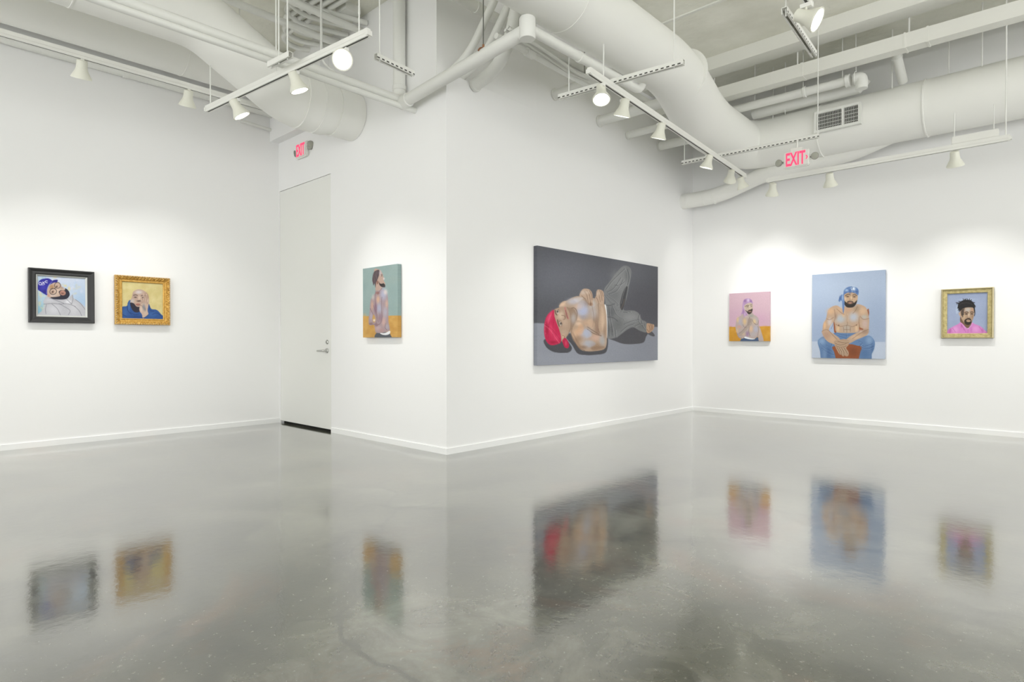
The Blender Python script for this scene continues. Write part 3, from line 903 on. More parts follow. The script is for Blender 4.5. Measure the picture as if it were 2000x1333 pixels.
a.ell(800, 595, 56, 46, (178, 128, 112), 8, 1, 10).blob(795, 600, 26, 18, (110, 70, 66), .9).blob(800, 580, 30, 10, (205, 150, 134), .7)
a.poly([(342, 470), (352, 400), (400, 345), (500, 322), (560, 332), (615, 380), (560, 430), (530, 490), (512, 560), (512, 636), (430, 590), (345, 530)], (48, 44, 160), 6)
a.poly([(600, 390), (630, 358), (700, 350), (710, 372), (690, 400), (640, 404), (585, 430), (560, 445)], (40, 38, 140), 6)
a.blobs([(440, 480, 50, 70, (74, 70, 196), .5), (470, 570, 40, 40, (34, 30, 120), .6)])
a.line([(610, 388), (560, 432), (520, 500), (505, 610)], (150, 150, 222), 7, .9)
W_ = (232, 232, 240)
a.ell(388, 420, 24, 24, W_, 4, 1, 0, 13).line([(430, 388), (470, 430)], W_, 13).line([(425, 425), (468, 385)], W_, 13).line([(520, 372), (490, 370), (484, 395), (520, 405)], W_, 13).line([(410, 445), (455, 440)], W_, 9)
a.ell(625, 568, 62, 54, (64, 56, 56), 4, 1, -15, 13).ell(706, 455, 54, 54, (70, 62, 62), 4, 1, 0, 12).line([(650, 510), (668, 500)], (60, 54, 54), 12)
a.ell(618, 575, 34, 22, (150, 118, 104), 8, .8, -50).blob(614, 574, 14, 12, (60, 46, 42), 1).ell(692, 478, 26, 18, (150, 118, 104), 8, .8, -50).blob(690, 478, 12, 11, (60, 46, 42), 1)
a.line([(575, 520), (620, 505)], (90, 66, 54), 12, .7).grain(3)
ART1 = a

# ---- picture in the ornate gold frame, left wall ---------------------------------------------
a = Art([(315, 320), (1106, 372), (1104, 1053), (315, 1032)], 140, 118, (218, 202, 138), 4)
a.dabs(120, (315, 330, 1105, 1040), [(206, 190, 120), (226, 212, 152), (212, 190, 124)], 50, 0.4)
BL = (44, 84, 152)
a.poly([(300, 830), (410, 795), (430, 730), (480, 680), (560, 800), (650, 900), (790, 860), (830, 750), (880, 850), (980, 870), (1060, 950), (1110, 1070), (300, 1060)], BL, 8)
a.blobs([(370, 920, 60, 90, (62, 108, 176), .6), (900, 960, 90, 50, (60, 108, 180), .6), (600, 1000, 120, 30, (34, 66, 128), .7), (455, 800, 20, 90, (84, 128, 190), .5)])
for L in ([(420, 790), (430, 880), (500, 960)], [(480, 920), (560, 960), (640, 950)], [(840, 800), (860, 880), (930, 900)], [(900, 960), (980, 930), (1060, 980)], [(330, 960), (400, 990)]):
    a.line(L, (24, 50, 106), 12, .7)
a.poly([(478, 740), (484, 680), (510, 620), (530, 530), (580, 490), (650, 472), (730, 494), (790, 540), (830, 610), (838, 720), (810, 800), (740, 860), (640, 880), (560, 860), (500, 800)], (190, 160, 142), 8)
a.blobs([(640, 530, 70, 36, (216, 206, 208), .9), (560, 600, 40, 40, (176, 150, 140), .7), (520, 700, 40, 40, (196, 190, 192), .8), (790, 620, 36, 80, (150, 112, 92), .7), (650, 640, 22, 50, (224, 200, 180), .7), (590, 710, 40, 20, (206, 174, 150), .6)])
a.poly([(475, 735), (545, 745), (590, 800), (640, 812), (690, 800), (690, 850), (655, 905), (570, 915), (505, 850)], (48, 44, 58), 10)
a.blob(640, 700, 44, 12, (70, 54, 54), .9).blob(625, 765, 44, 20, (176, 104, 92), .9).line([(590, 770), (630, 782), (670, 770)], (84, 48, 48), 9)
a.line([(540, 590), (580, 580), (615, 592)], (70, 54, 52), 14, .9).line([(690, 600), (730, 585), (760, 595)], (70, 54, 52), 14, .9)
a.blob(578, 628, 26, 12, (70, 56, 56), .9).blob(722, 632, 26, 12, (80, 64, 62), .8).blob(655, 690, 16, 10, (110, 80, 70), .8)
a.poly([(650, 850), (668, 770), (700, 740), (690, 680), (668, 620), (690, 618), (720, 680), (734, 640), (716, 570), (745, 560), (770, 650), (775, 570), (800, 570), (808, 680), (826, 640), (836, 700), (822, 800), (808, 880), (822, 960), (760, 1010), (715, 1036), (700, 960), (660, 900)], (200, 172, 154), 6)
for L in ([(700, 740), (720, 700), (700, 640)], [(740, 740), (752, 660), (740, 590)], [(778, 740), (788, 660), (786, 590)], [(660, 780), (700, 790), (720, 840)], [(800, 760), (812, 720)]):
    a.line(L, (124, 90, 78), 8, .8)
a.blobs([(735, 820, 26, 60, (120, 128, 142), .8), (690, 860, 26, 50, (226, 206, 190), .6), (770, 930, 40, 50, (208, 184, 168), .6), (760, 860, 14, 40, (92, 100, 116), .6)])
a.line([(690, 1030), (760, 1010), (822, 960)], (26, 54, 112), 12, .8).grain(3)
ART2 = a

# ---- side view of a man on green, back wall --------------------------------------------------
a = Art([(135, 183), (640, 122), (655, 1183), (155, 1180)], 96, 190, (146, 170, 168), 5)
a.dabs(70, (130, 120, 650, 880), [(140, 165, 164), (156, 178, 176), (150, 170, 165)], 60, .35)
a.poly([(120, 874), (670, 872), (680, 1200), (120, 1200)], (208, 158, 78), 4, 1, False)
a.dabs(90, (140, 880, 660, 1180), [(196, 144, 66), (220, 172, 92), (204, 152, 70)], 34, .5)
a.poly([(335, 1190), (345, 1120), (400, 1110), (520, 1110), (552, 1150), (552, 1190)], (84, 88, 96), 5)
a.poly([(400, 1120), (470, 1120), (540, 1090), (540, 1130), (490, 1150), (430, 1142)], (232, 232, 236), 5)
SKT = (168, 146, 150)
a.poly([(330, 470), (322, 540), (290, 580), (258, 640), (248, 720), (244, 800), (232, 900), (236, 985), (262, 1008), (310, 1000), (330, 1080), (335, 1110), (400, 1120), (520, 1095), (540, 1060), (520, 960), (516, 820), (512, 700), (500, 570), (470, 510), (420, 480), (412, 455)], SKT, 6)
a.poly([(300, 200), (380, 205), (412, 240), (430, 280), (436, 310), (456, 335), (440, 350), (446, 370), (462, 400), (462, 456), (410, 470), (400, 500), (330, 500), (322, 440)], (190, 160, 145), 5)
a.poly([(372, 206), (320, 216), (290, 250), (275, 340), (286, 400), (296, 430), (308, 400), (318, 440), (325, 460), (330, 400), (345, 360), (360, 320), (378, 260)], (84, 70, 76), 6)
a.poly([(372, 370), (384, 400), (415, 408), (440, 402), (462, 425), (462, 458), (425, 458), (395, 440), (376, 410)], (52, 46, 46), 5)
for L in ([(300, 240), (290, 300), (288, 400)], [(330, 225), (315, 300), (312, 390)], [(345, 225), (338, 290), (340, 340)]):
    a.line(L, (150, 130, 134), 5, .7)
a.blob(350, 385, 14, 26, (150, 100, 84), .9).line([(345, 365), (360, 385), (350, 410)], (80, 50, 46), 5)
a.line([(398, 272), (420, 275)], (60, 44, 44), 7).blob(412, 292, 9, 6, (50, 38, 38), 1).blob(444, 335, 12, 18, (222, 220, 224), .8)
a.blobs([(390, 250, 20, 40, (196, 186, 196), .7), (440, 560, 50, 90, (176, 182, 212), .8), (470, 530, 30, 40, (226, 214, 206), .8), (365, 640, 26, 60, (226, 178, 142), .8), (380, 760, 40, 80, (172, 178, 206), .8),
         (330, 760, 22, 80, (138, 104, 126), .8), (280, 720, 18, 70, (214, 164, 136), .7), (268, 880, 22, 60, (178, 170, 190), .7), (470, 820, 34, 90, (180, 178, 198), .7), (450, 960, 30, 70, (216, 172, 160), .7),
         (400, 900, 30, 60, (140, 110, 130), .6), (490, 700, 22, 60, (216, 176, 152), .7), (370, 1050, 50, 40, (196, 168, 170), .7), (500, 1030, 26, 40, (172, 168, 180), .7), (355, 540, 30, 20, (150, 92, 80), .7),
         (318, 930, 16, 22, (226, 210, 200), .9), (270, 980, 30, 14, (130, 100, 100), .7), (345, 1000, 26, 24, (140, 108, 116), .8), (290, 600, 20, 40, (196, 196, 190), .7), (420, 1080, 40, 30, (184, 140, 136), .6)])
for L in ([(326, 520), (322, 600), (330, 720), (350, 850), (370, 960)], [(420, 600), (415, 720), (425, 880), (415, 960), (380, 1000)], [(250, 760), (290, 840), (310, 900), (300, 960)], [(300, 720), (330, 820), (345, 900), (340, 990)],
          [(420, 470), (380, 520), (360, 560)], [(500, 1080), (470, 1040), (480, 980)], [(240, 990), (290, 1000), (330, 990)], [(350, 1010), (390, 990)]):
    a.line(L, (112, 82, 92), 6, .75)
a.poly([(285, 905), (302, 850), (330, 905), (325, 960), (300, 965), (292, 940)], (206, 160, 84), 5, .9).blob(312, 935, 14, 18, (235, 228, 220), .9)
ART3 = a.grain(2)

# ---- reclining man on dark ground, centre wall ------------------------------------------------
a = Art([(87, 82), (1203, 312), (1209, 1163), (88, 1208)], 300, 176, (90, 92, 100), 6)
a.blobs([(400, 350, 420, 170, (104, 106, 116), .7), (1100, 650, 260, 220, (76, 76, 84), .8), (150, 700, 220, 120, (80, 81, 88), .7), (900, 330, 200, 90, (96, 97, 104), .6)])
a.poly([(60, 806), (160, 812), (700, 830), (1230, 862), (1230, 1230), (60, 1230)], (142, 146, 158), 4, 1, False)
a.blobs([(300, 1150, 400, 60, (150, 154, 166), .6), (1100, 1000, 150, 120, (136, 140, 152), .6)])
SH = (74, 74, 80)
a.poly([(160, 960), (170, 1030), (230, 1076), (300, 1090), (380, 1088), (414, 1060), (405, 1020), (340, 960)], SH, 5)
a.poly([(360, 920), (420, 1020), (470, 1096), (540, 1112), (620, 1112), (720, 1098), (748, 1050), (752, 960), (730, 930), (560, 900)], SH, 5)
a.poly([(750, 950), (820, 985), (900, 1012), (1000, 1014), (1078, 1000), (1100, 950), (1118, 905), (1040, 880), (960, 850), (860, 920)], (78, 78, 84), 5)
a.poly([(1110, 905), (1150, 900), (1180, 935), (1165, 946), (1120, 925)], (84, 84, 90), 5)
# jeans
JN = (122, 124, 126)
a.poly([(712, 540), (722, 490), (770, 430), (830, 350), (880, 300), (920, 294), (955, 320), (963, 370), (950, 440), (935, 520), (920, 600), (895, 696), (960, 704), (1000, 710), (1040, 740), (1060, 790), (1100, 812), (1112, 870), (1100, 908),
        (1040, 890), (985, 860), (930, 880), (870, 925), (820, 955), (740, 950), (736, 800), (728, 640)], JN, 5)
a.blobs([(850, 430, 60, 90, (132, 134, 136), .7, -30), (930, 380, 24, 70, (96, 98, 102), .7), (800, 560, 60, 60, (104, 106, 110), .6), (780, 720, 40, 60, (88, 90, 94), .7), (960, 770, 70, 40, (146, 148, 150), .6),
         (840, 830, 50, 60, (96, 98, 100), .6), (770, 880, 40, 60, (86, 88, 90), .6), (1060, 850, 40, 30, (108, 110, 110), .6), (900, 600, 16, 60, (84, 84, 88), .8)])
a.poly([(862, 640), (880, 560), (905, 500), (922, 480), (930, 500), (915, 580), (890, 690), (868, 690)], (66, 66, 70), 6)
a.line([(870, 690), (892, 640), (900, 600)], (150, 120, 90), 5, .5)
for L in ([(730, 510), (780, 440), (850, 370), (905, 320)], [(745, 530), (800, 500), (870, 400)], [(760, 550), (830, 520), (890, 420)], [(740, 560), (800, 600), (850, 650)], [(720, 560), (780, 620), (800, 640)], [(930, 330), (945, 400), (930, 470)],
          [(750, 600), (790, 640), (850, 660)], [(760, 660), (770, 760), (800, 900)], [(790, 660), (830, 740), (900, 790)], [(830, 700), (900, 720), (960, 716)], [(870, 900), (930, 850), (990, 830)], [(900, 830), (980, 800), (1040, 790)],
          [(1040, 740), (1030, 800), (1080, 860)], [(1060, 800), (1070, 850), (1100, 890)], [(760, 800), (765, 940)], [(790, 850), (800, 940)], [(820, 880), (826, 950)], [(1000, 850), (1050, 830), (1100, 840)], [(810, 470), (860, 470), (900, 440)]):
    a.line(L, (66, 67, 72), 5, .7)
    a.line([(x+7, y+3) for x, y in L], (168, 170, 172), 3.5, .6)
a.line([(905, 310), (930, 380), (915, 480), (890, 560), (872, 640)], (160, 162, 164), 4, .6)
a.line([(740, 760), (800, 770), (840, 800)], (60, 60, 64), 6, .7).line([(730, 650), (770, 655), (810, 640)], (60, 60, 64), 7, .7)
a.poly([(718, 650), (732, 655), (742, 740), (746, 860), (744, 948), (734, 948), (734, 800), (722, 700)], (236, 238, 240), 4)
# foot
a.poly([(1106, 830), (1125, 825), (1150, 832), (1172, 838), (1174, 858), (1168, 880), (1150, 900), (1130, 914), (1112, 912), (1104, 890)], (188, 152, 122), 5)
for L in ([(1140, 836), (1150, 860), (1148, 890)], [(1155, 838), (1160, 860), (1158, 884)], [(1126, 840), (1136, 870), (1134, 900)], [(1108, 880), (1130, 905)]): a.line(L, (110, 80, 62), 5, .8)
# torso
SB = (176, 152, 132)
a.poly([(296, 668), (300, 640), (330, 610), (370, 600), (420, 575), (470, 562), (520, 570), (560, 590), (600, 585), (640, 590), (690, 620), (716, 640), (734, 720), (740, 800), (738, 900), (700, 960), (600, 960), (480, 960), (400, 900), (350, 800)], SB, 5)
a.blobs([(430, 610, 60, 30, (186, 186, 204), .8), (520, 700, 60, 60, (168, 178, 214), .85), (480, 660, 40, 30, (216, 180, 158), .7), (600, 640, 40, 40, (188, 184, 186), .8), (560, 820, 60, 40, (196, 160, 132), .7), (640, 790, 30, 60, (140, 112, 92), .6),
         (620, 720, 30, 60, (178, 172, 176), .7), (330, 640, 30, 20, (210, 174, 146), .8), (690, 700, 24, 60, (196, 162, 134), .7), (400, 700, 40, 30, (136, 108, 88), .7), (555, 620, 26, 40, (120, 92, 74), .5), (660, 880, 30, 60, (136, 104, 86), .7),
         (480, 780, 30, 30, (222, 186, 158), .7), (520, 760, 40, 20, (150, 146, 156), .5)])
a.line([(560, 850), (620, 890), (670, 920)], (102, 76, 60), 8, .7).line([(660, 640), (668, 740), (664, 880)], (110, 84, 70), 6, .6).line([(600, 640), (620, 760), (610, 850)], (120, 98, 88), 6, .5)
a.line([(380, 690), (430, 670), (460, 700), (462, 760), (440, 840)], (104, 78, 62), 8, .7)
# near arm
a.poly([(440, 800), (480, 790), (520, 810), (560, 870), (620, 910), (670, 930), (690, 930), (664, 860), (668, 760), (672, 660), (700, 620), (716, 650), (728, 740), (740, 860), (742, 960), (736, 1030), (710, 1062), (640, 1076), (560, 1078), (500, 1062), (455, 1010), (420, 950), (404, 900), (420, 850)], (180, 152, 128), 5)
a.blobs([(480, 900, 50, 40, (216, 168, 132), .8), (545, 910, 50, 50, (170, 178, 204), .8), (470, 960, 40, 30, (150, 120, 98), .6), (560, 1010, 50, 40, (176, 180, 196), .7), (640, 950, 50, 30, (206, 166, 150), .7), (700, 980, 30, 60, (166, 172, 182), .7),
         (640, 1030, 60, 30, (146, 116, 92), .6), (480, 820, 30, 20, (224, 190, 164), .8), (700, 800, 22, 70, (202, 172, 146), .7), (520, 1040, 40, 18, (128, 98, 76), .6), (722, 900, 14, 60, (148, 120, 100), .6), (440, 930, 20, 40, (214, 178, 148), .6)])
a.line([(560, 870), (620, 912), (690, 935)], (98, 72, 58), 7, .8).line([(420, 860), (410, 910), (430, 960), (480, 1040), (540, 1072)], (96, 72, 56), 5, .7)
for (P_, c_, a_) in (([(470, 640), (520, 600), (560, 640), (550, 720), (500, 740), (470, 700)], (176, 184, 214), .35), ([(430, 590), (480, 572), (520, 584), (470, 620)], (206, 204, 212), .5),
                   ([(560, 800), (600, 780), (630, 830), (600, 870)], (208, 172, 142), .4), ([(470, 860), (500, 820), (530, 870), (500, 920)], (214, 164, 126), .5), ([(530, 880), (580, 880), (600, 930), (550, 950)], (172, 182, 208), .5),
                   ([(540, 990), (600, 980), (640, 1010), (580, 1040)], (166, 172, 190), .5), ([(420, 900), (450, 940), (500, 1030), (470, 1030)], (138, 106, 84), .5), ([(600, 1040), (700, 1030), (720, 1050), (620, 1070)], (132, 102, 80), .5),
                   ([(300, 650), (330, 620), (360, 612), (330, 650)], (220, 186, 158), .6), ([(690, 660), (710, 700), (716, 800), (700, 880), (690, 760)], (210, 180, 154), .5)):
    a.poly(P_, c_, 14, a_)
# hands
HN = (186, 158, 136)
a.poly([(484, 560), (500, 520), (520, 498), (550, 495), (580, 505), (600, 530), (610, 575), (608, 620), (612, 650), (580, 655), (560, 620), (545, 590), (520, 575)], HN, 5)
for L in ([(530, 520), (555, 560), (570, 640)], [(555, 512), (580, 560), (590, 650)], [(580, 515), (600, 560), (602, 600)], [(505, 560), (540, 590)]): a.line(L, (112, 84, 68), 5, .8)
a.blobs([(520, 530, 24, 20, (206, 188, 176), .7), (590, 640, 16, 16, (122, 86, 66), .7), (560, 530, 20, 20, (210, 190, 172), .6)])
a.poly([(640, 560), (645, 520), (660, 506), (690, 512), (708, 530), (716, 580), (714, 630), (700, 640), (668, 640), (640, 610), (630, 580), (636, 570)], HN, 5)
for L in ([(655, 520), (668, 560), (680, 620)], [(672, 515), (690, 560), (696, 610)], [(690, 520), (706, 570)], [(636, 575), (655, 600), (668, 640)]): a.line(L, (116, 88, 70), 5, .8)
a.blob(660, 540, 14, 24, (212, 190, 170), .6)
# head
a.poly([(246, 690), (275, 672), (320, 662), (365, 664), (385, 680), (396, 712), (402, 770), (410, 830), (400, 880), (370, 935), (335, 980), (318, 980), (310, 930), (290, 860), (262, 790), (246, 740)], (174, 146, 124), 5)
a.poly([(365, 664), (400, 672), (440, 690), (458, 740), (450, 800), (420, 860), (380, 910), (400, 850), (400, 770), (390, 710)], (150, 124, 104), 6)
a.blobs([(430, 770, 26, 50, (180, 176, 178), .7), (310, 740, 30, 40, (214, 190, 166), .7), (350, 800, 30, 50, (196, 168, 146), .6), (280, 700, 24, 16, (146, 118, 98), .7), (300, 800, 16, 20, (130, 102, 84), .5), (345, 900, 40, 30, (186, 160, 138), .6),
         (335, 940, 16, 26, (206, 172, 144), .8), (360, 740, 14, 30, (140, 110, 92), .7)])
a.ell(280, 704, 11, 18, (228, 220, 210), 4, .9, -20).blob(280, 704, 9, 11, (50, 38, 34), 1).ell(310, 816, 10, 20, (228, 220, 210), 4, .9, -20).blob(311, 816, 9, 11, (50, 38, 34), 1)
a.line([(256, 690), (262, 720), (275, 736)], (60, 44, 38), 8, .9).line([(280, 780), (284, 810), (296, 840)], (60, 44, 38), 8, .9).line([(266, 700), (292, 684)], (80, 60, 50), 5, .8).line([(298, 800), (322, 812), (316, 840)], (80, 60, 50), 5, .8)
a.line([(350, 668), (362, 720), (380, 770)], (190, 112, 108), 14, .9).line([(356, 690), (368, 740), (376, 770)], (96, 52, 52), 5, .9)
a.line([(318, 740), (345, 745), (350, 770), (335, 780)], (108, 82, 66), 6, .8)
a.line([(328, 930), (345, 935), (340, 960)], (100, 70, 54), 5, .8)
# red bandana
RD = (200, 28, 76)
a.poly([(246, 688), (250, 740), (268, 800), (292, 860), (312, 930), (312, 985), (290, 1005), (230, 1018), (190, 1000), (162, 950), (152, 880), (158, 800), (180, 740), (215, 704)], RD, 5)
a.poly([(325, 975), (350, 950), (375, 975), (390, 1020), (378, 1046), (350, 1040), (335, 1010)], (190, 26, 70), 5)
a.blobs([(205, 760, 18, 60, (236, 76, 118), .8, 20), (225, 880, 26, 70, (232, 60, 104), .7, -20), (180, 860, 14, 60, (160, 16, 54), .7), (270, 950, 30, 30, (226, 60, 104), .6), (240, 990, 40, 14, (150, 14, 50), .6), (360, 1000, 10, 24, (232, 80, 116), .6)])
for L in ([(245, 700), (210, 780), (190, 880), (200, 980)], [(250, 760), (235, 850), (240, 960)], [(172, 780), (168, 880), (185, 960)], [(160, 820), (220, 860), (300, 960)]): a.line(L, (140, 12, 46), 4, .6)
a.line([(158, 830), (215, 880), (270, 960), (300, 1000)], (240, 130, 150), 3.5, .7).line([(186, 750), (160, 840), (170, 930)], (238, 110, 140), 3, .6)
ART4 = a.grain(2)

# ---- man with joined hands on pink, right wall --------------------------------------------------
a = Art([(157, 148), (1032, 115), (1040, 1192), (166, 1180)], 110, 134, (210, 176, 190), 7)
a.blobs([(300, 700, 260, 260, (204, 164, 188), .6), (800, 750, 260, 200, (206, 160, 190), .6)])
a.poly([(130, 876), (1070, 868), (1070, 1220), (130, 1220)], (212, 152, 44), 5, 1, False)
a.dabs(60, (150, 880, 1040, 1190), [(200, 140, 36), (224, 168, 70), (206, 146, 52)], 50, .5)
a.poly([(430, 1200), (420, 1150), (450, 1110), (520, 1090), (700, 1140), (780, 1100), (800, 1200)], (74, 94, 128), 6)
a.poly([(480, 1090), (520, 1075), (620, 1110), (720, 1130), (700, 1148), (600, 1145), (500, 1118)], (232, 236, 240), 5)
a.poly([(440, 600), (400, 640), (330, 690), (310, 780), (300, 880), (320, 980), (360, 1090), (420, 1130), (480, 1120), (520, 1085), (640, 1125), (720, 1130), (790, 1090), (810, 1180), (910, 1190), (890, 1080), (850, 960), (810, 840), (800, 720), (760, 650), (690, 610), (660, 570), (560, 600), (500, 560)], (184, 166, 160), 7)
a.blobs([(350, 720, 30, 60, (226, 190, 140), .8), (400, 760, 40, 80, (176, 172, 190), .7), (380, 870, 50, 40, (206, 156, 140), .7), (500, 760, 40, 70, (222, 186, 128), .8), (440, 820, 30, 50, (170, 166, 176), .6), (740, 720, 50, 50, (176, 172, 182), .7),
         (710, 760, 40, 60, (224, 196, 140), .8), (640, 920, 40, 70, (224, 184, 146), .8), (740, 930, 50, 80, (174, 176, 200), .8), (690, 1040, 60, 50, (180, 174, 182), .7), (560, 1030, 40, 60, (150, 120, 160), .8), (830, 1000, 30, 90, (200, 176, 160), .7),
         (410, 1040, 50, 40, (156, 140, 140), .7), (340, 960, 20, 60, (214, 180, 140), .7), (460, 1030, 60, 30, (210, 178, 140), .6), (860, 1120, 30, 50, (176, 168, 176), .7), (640, 640, 50, 30, (150, 160, 150), .7), (530, 640, 40, 30, (206, 180, 190), .6)])
a.poly([(540, 850), (560, 760), (580, 700), (605, 655), (625, 700), (650, 690), (665, 740), (650, 820), (600, 870), (520, 960), (440, 1040), (380, 1060), (400, 1000), (470, 940)], (172, 156, 144), 6)
for L in ([(580, 700), (575, 790), (560, 850)], [(605, 670), (600, 760), (590, 840)], [(630, 700), (625, 780)], [(540, 850), (450, 960), (370, 1020)], [(460, 830), (490, 880), (540, 880)], [(800, 740), (790, 810), (760, 830), (700, 800)], [(600, 870), (590, 980), (620, 1080)],
          [(790, 870), (800, 960), (780, 1080)], [(660, 720), (690, 780), (740, 830)], [(330, 1000), (380, 1100), (440, 1110)]):
    a.line(L, (110, 92, 96), 9, .7)
a.poly([(480, 430), (492, 380), (560, 360), (640, 350), (668, 380), (672, 450), (664, 520), (640, 580), (600, 600), (560, 585), (510, 520), (484, 470)], (192, 172, 152), 6)
a.poly([(500, 505), (560, 540), (575, 515), (620, 500), (645, 490), (668, 490), (655, 560), (620, 595), (590, 602), (560, 590), (525, 545)], (66, 56, 52), 7)
a.blob(608, 545, 34, 14, (206, 160, 140), .9).line([(585, 548), (635, 548)], (90, 56, 52), 7).blob(610, 480, 24, 20, (216, 196, 166), .7).blob(602, 430, 20, 20, (232, 224, 206), .6)
a.line([(510, 432), (550, 412), (590, 420)], (54, 44, 42), 10).line([(615, 405), (650, 395)], (54, 44, 42), 9).blob(558, 440, 20, 8, (80, 62, 56), .9).blob(636, 432, 18, 8, (80, 62, 56), .8)
a.poly([(448, 400), (460, 320), (490, 280), (550, 258), (610, 268), (655, 310), (668, 380), (620, 350), (550, 366), (500, 396), (480, 440), (490, 520), (520, 560), (560, 620), (500, 640), (480, 680), (470, 600), (430, 600), (410, 620), (440, 540), (445, 470)], (176, 140, 186), 6)
a.blobs([(570, 300, 26, 40, (218, 198, 226), .8), (500, 310, 26, 30, (136, 96, 150), .7), (630, 320, 20, 26, (134, 96, 150), .7), (470, 440, 12, 70, (206, 180, 216), .6), (470, 540, 14, 50, (150, 112, 164), .6), (500, 600, 16, 40, (214, 190, 220), .6)])
a.line([(492, 450), (520, 520), (570, 610)], (226, 210, 230), 7, .8).line([(640, 350), (560, 372), (496, 410)], (222, 206, 228), 6, .7)
ART5 = a.grain(2)

# ---- seated man on blue, right wall --------------------------------------------------------------
a = Art([(103, 142), (1055, 87), (1063, 1248), (112, 1225)], 200, 240, (164, 180, 206), 8)
a.blobs([(250, 900, 260, 300, (150, 168, 200), .8), (950, 800, 200, 400, (148, 166, 196), .8), (500, 300, 400, 150, (170, 186, 210), .7)])
a.poly([(90, 1012), (200, 1012), (930, 1024), (1080, 1026), (1080, 1270), (90, 1270)], (184, 196, 216), 4, 1, False)
a.poly([(392, 760), (420, 770), (430, 890), (400, 890)], (150, 84, 48), 5).poly([(715, 760), (830, 600), (850, 620), (848, 690), (800, 900), (716, 890)], (146, 82, 48), 5)
a.poly([(380, 1070), (600, 1050), (760, 1080), (740, 1250), (400, 1250)], (148, 80, 46), 5)
a.blobs([(650, 1150, 60, 60, (120, 66, 40), .6), (470, 1100, 40, 60, (176, 98, 56), .6)])
JB = (94, 126, 170)
a.poly([(185, 1020), (215, 970), (270, 950), (320, 990), (390, 910), (500, 895), (640, 900), (720, 890), (760, 950), (850, 940), (900, 970), (932, 1030), (925, 1110), (895, 1180), (880, 1270), (736, 1270), (742, 1170), (764, 1090), (700, 1070), (600, 1050), (450, 1070), (376, 1090), (405, 1160), (412, 1270),
        (250, 1270), (215, 1130)], JB, 6)
a.blobs([(240, 1010, 50, 50, (140, 170, 206), .7), (860, 1000, 50, 60, (138, 168, 204), .7), (330, 1160, 40, 90, (60, 92, 140), .6), (800, 1180, 60, 80, (76, 108, 154), .6), (560, 940, 120, 40, (84, 116, 162), .6), (900, 1100, 20, 60, (64, 94, 140), .5), (280, 1180, 30, 80, (120, 150, 190), .6)])
for L in ([(400, 910), (470, 950), (560, 980)], [(420, 905), (500, 930), (600, 940)], [(690, 900), (620, 950), (560, 980)], [(290, 1000), (340, 1050), (370, 1100)], [(310, 990), (370, 1030), (360, 1080)], [(220, 1040), (280, 1100), (380, 1150)], [(240, 1100), (330, 1170), (400, 1190)],
          [(700, 1000), (760, 1030), (790, 1060)], [(720, 1020), (780, 1080), (900, 1050)], [(760, 1100), (850, 1110), (920, 1080)], [(770, 1040), (740, 1070), (760, 1100)], [(300, 1060), (350, 1100), (390, 1170)], [(560, 900), (565, 960)]):
    a.line(L, (52, 80, 126), 7, .7); a.line([(x+6, y+8) for x, y in L], (150, 178, 212), 5, .5)
SU = (186, 156, 130)
a.poly([(520, 560), (500, 590), (430, 545), (350, 570), (310, 630), (290, 720), (255, 790), (245, 870), (240, 900), (300, 1000), (370, 1040), (420, 1050), (480, 990), (400, 920), (330, 860), (390, 760), (410, 800), (430, 890), (560, 905), (712, 890), (720, 770), (730, 830), (780, 860),
        (680, 910), (580, 970), (540, 1020), (600, 1040), (700, 990), (800, 950), (846, 910), (852, 820), (855, 740), (840, 660), (812, 580), (760, 545), (690, 530), (660, 560)], SU, 6)
a.blobs([(350, 620, 50, 40, (214, 170, 130), .8), (480, 720, 66, 56, (172, 184, 198), .85), (650, 700, 60, 60, (176, 188, 208), .85), (340, 760, 30, 50, (200, 194, 198), .7), (275, 800, 18, 50, (226, 176, 128), .8), (770, 620, 50, 50, (214, 176, 142), .7), (790, 700, 40, 30, (176, 178, 176), .7),
         (800, 790, 40, 60, (196, 172, 170), .7), (560, 840, 60, 60, (170, 164, 156), .7), (470, 600, 50, 40, (206, 168, 134), .6), (690, 590, 40, 40, (150, 130, 104), .6), (580, 600, 40, 30, (196, 152, 122), .8), (450, 850, 20, 40, (222, 184, 140), .7), (690, 850, 20, 50, (222, 186, 146), .7),
         (300, 930, 50, 50, (176, 138, 116), .7), (380, 990, 40, 40, (206, 166, 132), .7), (800, 890, 50, 30, (150, 122, 106), .7), (680, 960, 70, 30, (214, 180, 150), .6), (520, 660, 22, 40, (220, 174, 128), .6), (420, 690, 20, 40, (148, 116, 92), .5), (740, 880, 30, 20, (206, 190, 184), .6)])
for L in ([(572, 670), (570, 740), (572, 800)], [(420, 790), (480, 820), (570, 806), (640, 824), (700, 790)], [(400, 600), (410, 700), (390, 770), (360, 850)], [(725, 700), (722, 770), (735, 830)], [(240, 880), (310, 860), (380, 930), (440, 990)], [(846, 860), (760, 900), (640, 980)], [(430, 590), (500, 650), (530, 660)],
          [(520, 830), (525, 890)], [(610, 830), (612, 890)], [(530, 860), (610, 862)], [(700, 560), (670, 620), (640, 650)], [(300, 720), (340, 730), (390, 700)], [(735, 690), (780, 730), (850, 720)], [(560, 800), (565, 900)]):
    a.line(L, (120, 88, 66), 7, .65)
a.line([(574, 660), (574, 760)], (232, 206, 176), 5, .7).blob(458, 804, 9, 7, (84, 54, 44), 1).blob(690, 804, 9, 7, (84, 54, 44), .7)
a.poly([(400, 1020), (430, 1000), (480, 990), (540, 985), (600, 1010), (590, 1060), (560, 1100), (590, 1150), (592, 1190), (570, 1210), (540, 1200), (520, 1210), (495, 1190), (470, 1180), (440, 1130), (415, 1080)], (176, 146, 120), 6)
